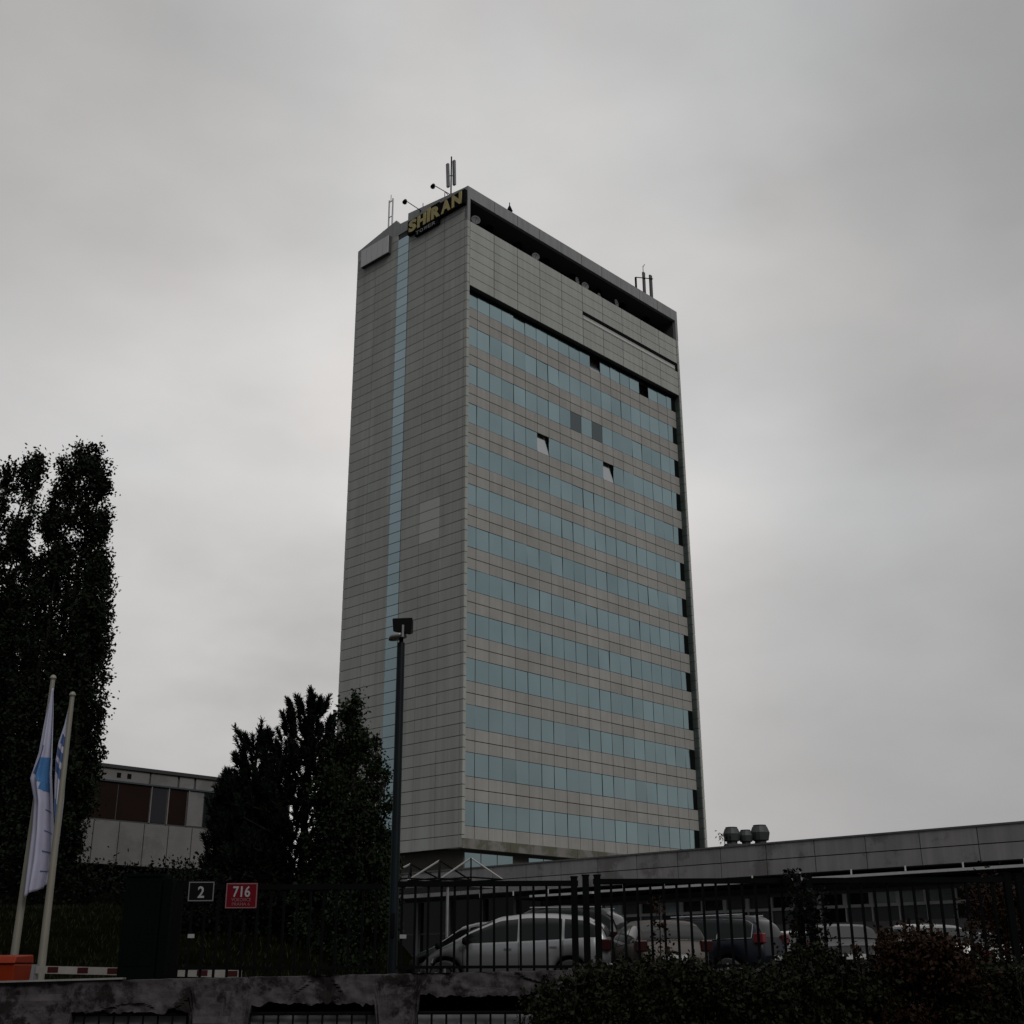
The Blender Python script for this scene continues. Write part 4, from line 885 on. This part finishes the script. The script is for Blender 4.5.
P_silver = paint('silver_paint', (.18, .184, .19)); P_pale = paint('pale_grey_paint', (.16, .16, .155), .3); P_navy = mat('navy_paint', (.004, .005, .010), .35, spec=.25); P_bronze = mat('bronze_paint', (.045, .036, .030), .45, spec=.25); P_black = mat('black_paint_car', (.005, .005, .006), .35, spec=.25); P_white = paint('white_car_paint', (.13, .13, .127), .0); P_grey = paint('grey_paint_car', (.07, .073, .076))
def place(car, px, yroof, Y, hdg, H0):
    """stands the car on the car park at depth Y, its height set by where its roof is seen"""
    H_ = 1.5 + (974.6-yroof)*Y/1408 - GZ; p = at(px, 940, Y); car.location = (p.x, Y, GZ); car.rotation_euler.z = R(hdg); k = H_/H0; car.scale = ((1+k)/2, (1+k)/2, k)
place(make_car('minivan', P_silver, 'silver minivan side-on behind the fence, nose to the left'), 514, 913.5, 29.5, 170, 1.62)
place(make_car('hatch', P_grey, 'grey car seen past the bonnet and windscreen of the silver minivan'), 487, 921.5, 33.5, 140, 1.52)
place(make_car('hatch', P_bronze, 'bronze grey hatchback between the minivan and the dark estate'), 652, 921.5, 28.8, 97, 1.52)
place(make_car('suv', P_navy, 'dark navy estate with chrome window trim and roof rails, tail light showing', rails=True, trim=True, red=M_red), 690, 916.5, 33.5, 147, 1.72)
place(make_car('sedan', P_grey, 'small grey car peeping out right of the navy estate'), 795, 932, 38, 97, 1.47)
place(make_car('sedan', P_black, 'black saloon with bright roofline, right of the dark double fence post'), 838, 925.5, 31, 84, 1.47)
place(make_car('hatch', P_white, 'white hatchback behind the reddish bush'), 914, 926.5, 32, 94, 1.52)
place(make_car('sedan', P_pale, 'pale saloon showing one red tail light near the right edge', red=M_red), 966, 934, 36, 100, 1.47)
place(make_car('minivan', P_black, 'black van with roof rails far behind the silver minivan', rails=True), 545, 905.5, 44, 160, 1.62)

# ---------------------------------------------------------------- foreground bushes
def bush(px, ytop, wpx, label, m_, Y=12.9, n=15000, red=0, zb=.55, lsz=.048):
    ct = at(px, ytop, Y); base = (ct.x, Y, .0); r_ = empty('bush', base, 0, label, 'bush', 'bushes in front of the wall')
    hw2 = wpx/2/(F/(Y*.9365)); P = []; tm = MB()
    for k in range(int(34*max(1, hw2))):
        a_ = random.uniform(-1, 1); t = random.random(); x = a_*hw2; h_ = ct.z*(1-.12*abs(a_)**2.5) + .05*noise.noise(Vector((x*4, px, 0)))
        y = random.uniform(-.35, .30); z = zb + (h_-zb)*math.sqrt(t); tm.tube((x*.6, y*.5, 0), (x, y, z), .008, .003, 4, cap=False)
        P.append(rng.normal(size=(int(n/34/max(1, hw2)), 3))*[.12, .10, .085] + [x, y, z-.07])
    for k in range(26):   # stray shoots breaking the outline
        a_ = random.uniform(-1, 1); x = a_*hw2; y = random.uniform(-.3, .2); z1 = ct.z*(1-.1*abs(a_)**2) + random.uniform(-.02, .10)
        tm.tube((x, y, z1-.35), (x+random.uniform(-.05, .05), y, z1), .005, .002, 4, cap=False)
        P.append(rng.normal(size=(26, 3))*[.022, .022, .06] + [x, y, z1-.07])
    tm.build('stems', M_trunk, r_); leaves('foliage', np.concatenate(P), lsz, m_, r_); return r_
bush(588, 974, 90, 'leftmost low green bush spilling over the retaining wall', M_bush, n=14000)
bush(655, 962, 110, 'green bush in front of the bronze hatchback', M_bush, n=19000)
bush(742, 976, 100, 'dark green bush below the navy estate', M_bush, n=17000)
bush(815, 956, 100, 'green bush at the foot of the dark double fence post', M_bush, n=18000)
bush(902, 936, 120, 'bush with reddish brown leaves, tallest of the foreground row', M_bushred, n=22000)
bush(985, 968, 110, 'rightmost dark bush in the bottom right corner', M_bush, n=16000)
def shoot(px, yb, yt, Y, m_, label, n=220, wd=.10):
    a = at(px, yb, Y); b = at(px, yt, Y); r_ = empty('climbing_shoot', (a.x, Y, a.z-.3), 0, label, 'plant', 'leafy shoots climbing the fence'); h_ = b.z-a.z+.3
    MB().tube((0, 0, 0), (.02, 0, h_), .009, .004, 5).build('stem', M_trunk, r_); z = rng.random(n)*h_
    leaves('foliage', np.stack([rng.normal(size=n)*wd*.5, rng.normal(size=n)*.05, z], 1), .05, m_, r_)
shoot(797, 945, 868, 13.75, M_hedge, 'slender leafy shoot climbing the dark double fence post', 420, .09)
shoot(818, 945, 888, 13.7, M_hedge, 'bushy shoot just right of the double fence post', 500, .14)
shoot(660, 955, 895, 13.7, M_bushred, 'thin brown shoot over the bronze hatchback', 180, .10)
shoot(971, 945, 915, 13.7, M_bushred, 'reddish twig near the red tail light', 120, .08)
rb = empty('shrub', (at(1005, 930, 16).x, 16, GZ), 0, 'dark shrub behind the fence at the right edge', 'shrub')
P = [rng.normal(size=(120, 3))*[.10, .12, .10] + [random.uniform(-.45, .6), random.uniform(-.3, .3), random.uniform(.1, 1.38)] for k in range(90)]
leaves('foliage', np.concatenate(P), .05, M_bushred, rb); MB().tube((0, 0, 0), (0, 0, 1.0), .03).build('stem', M_trunk, rb)
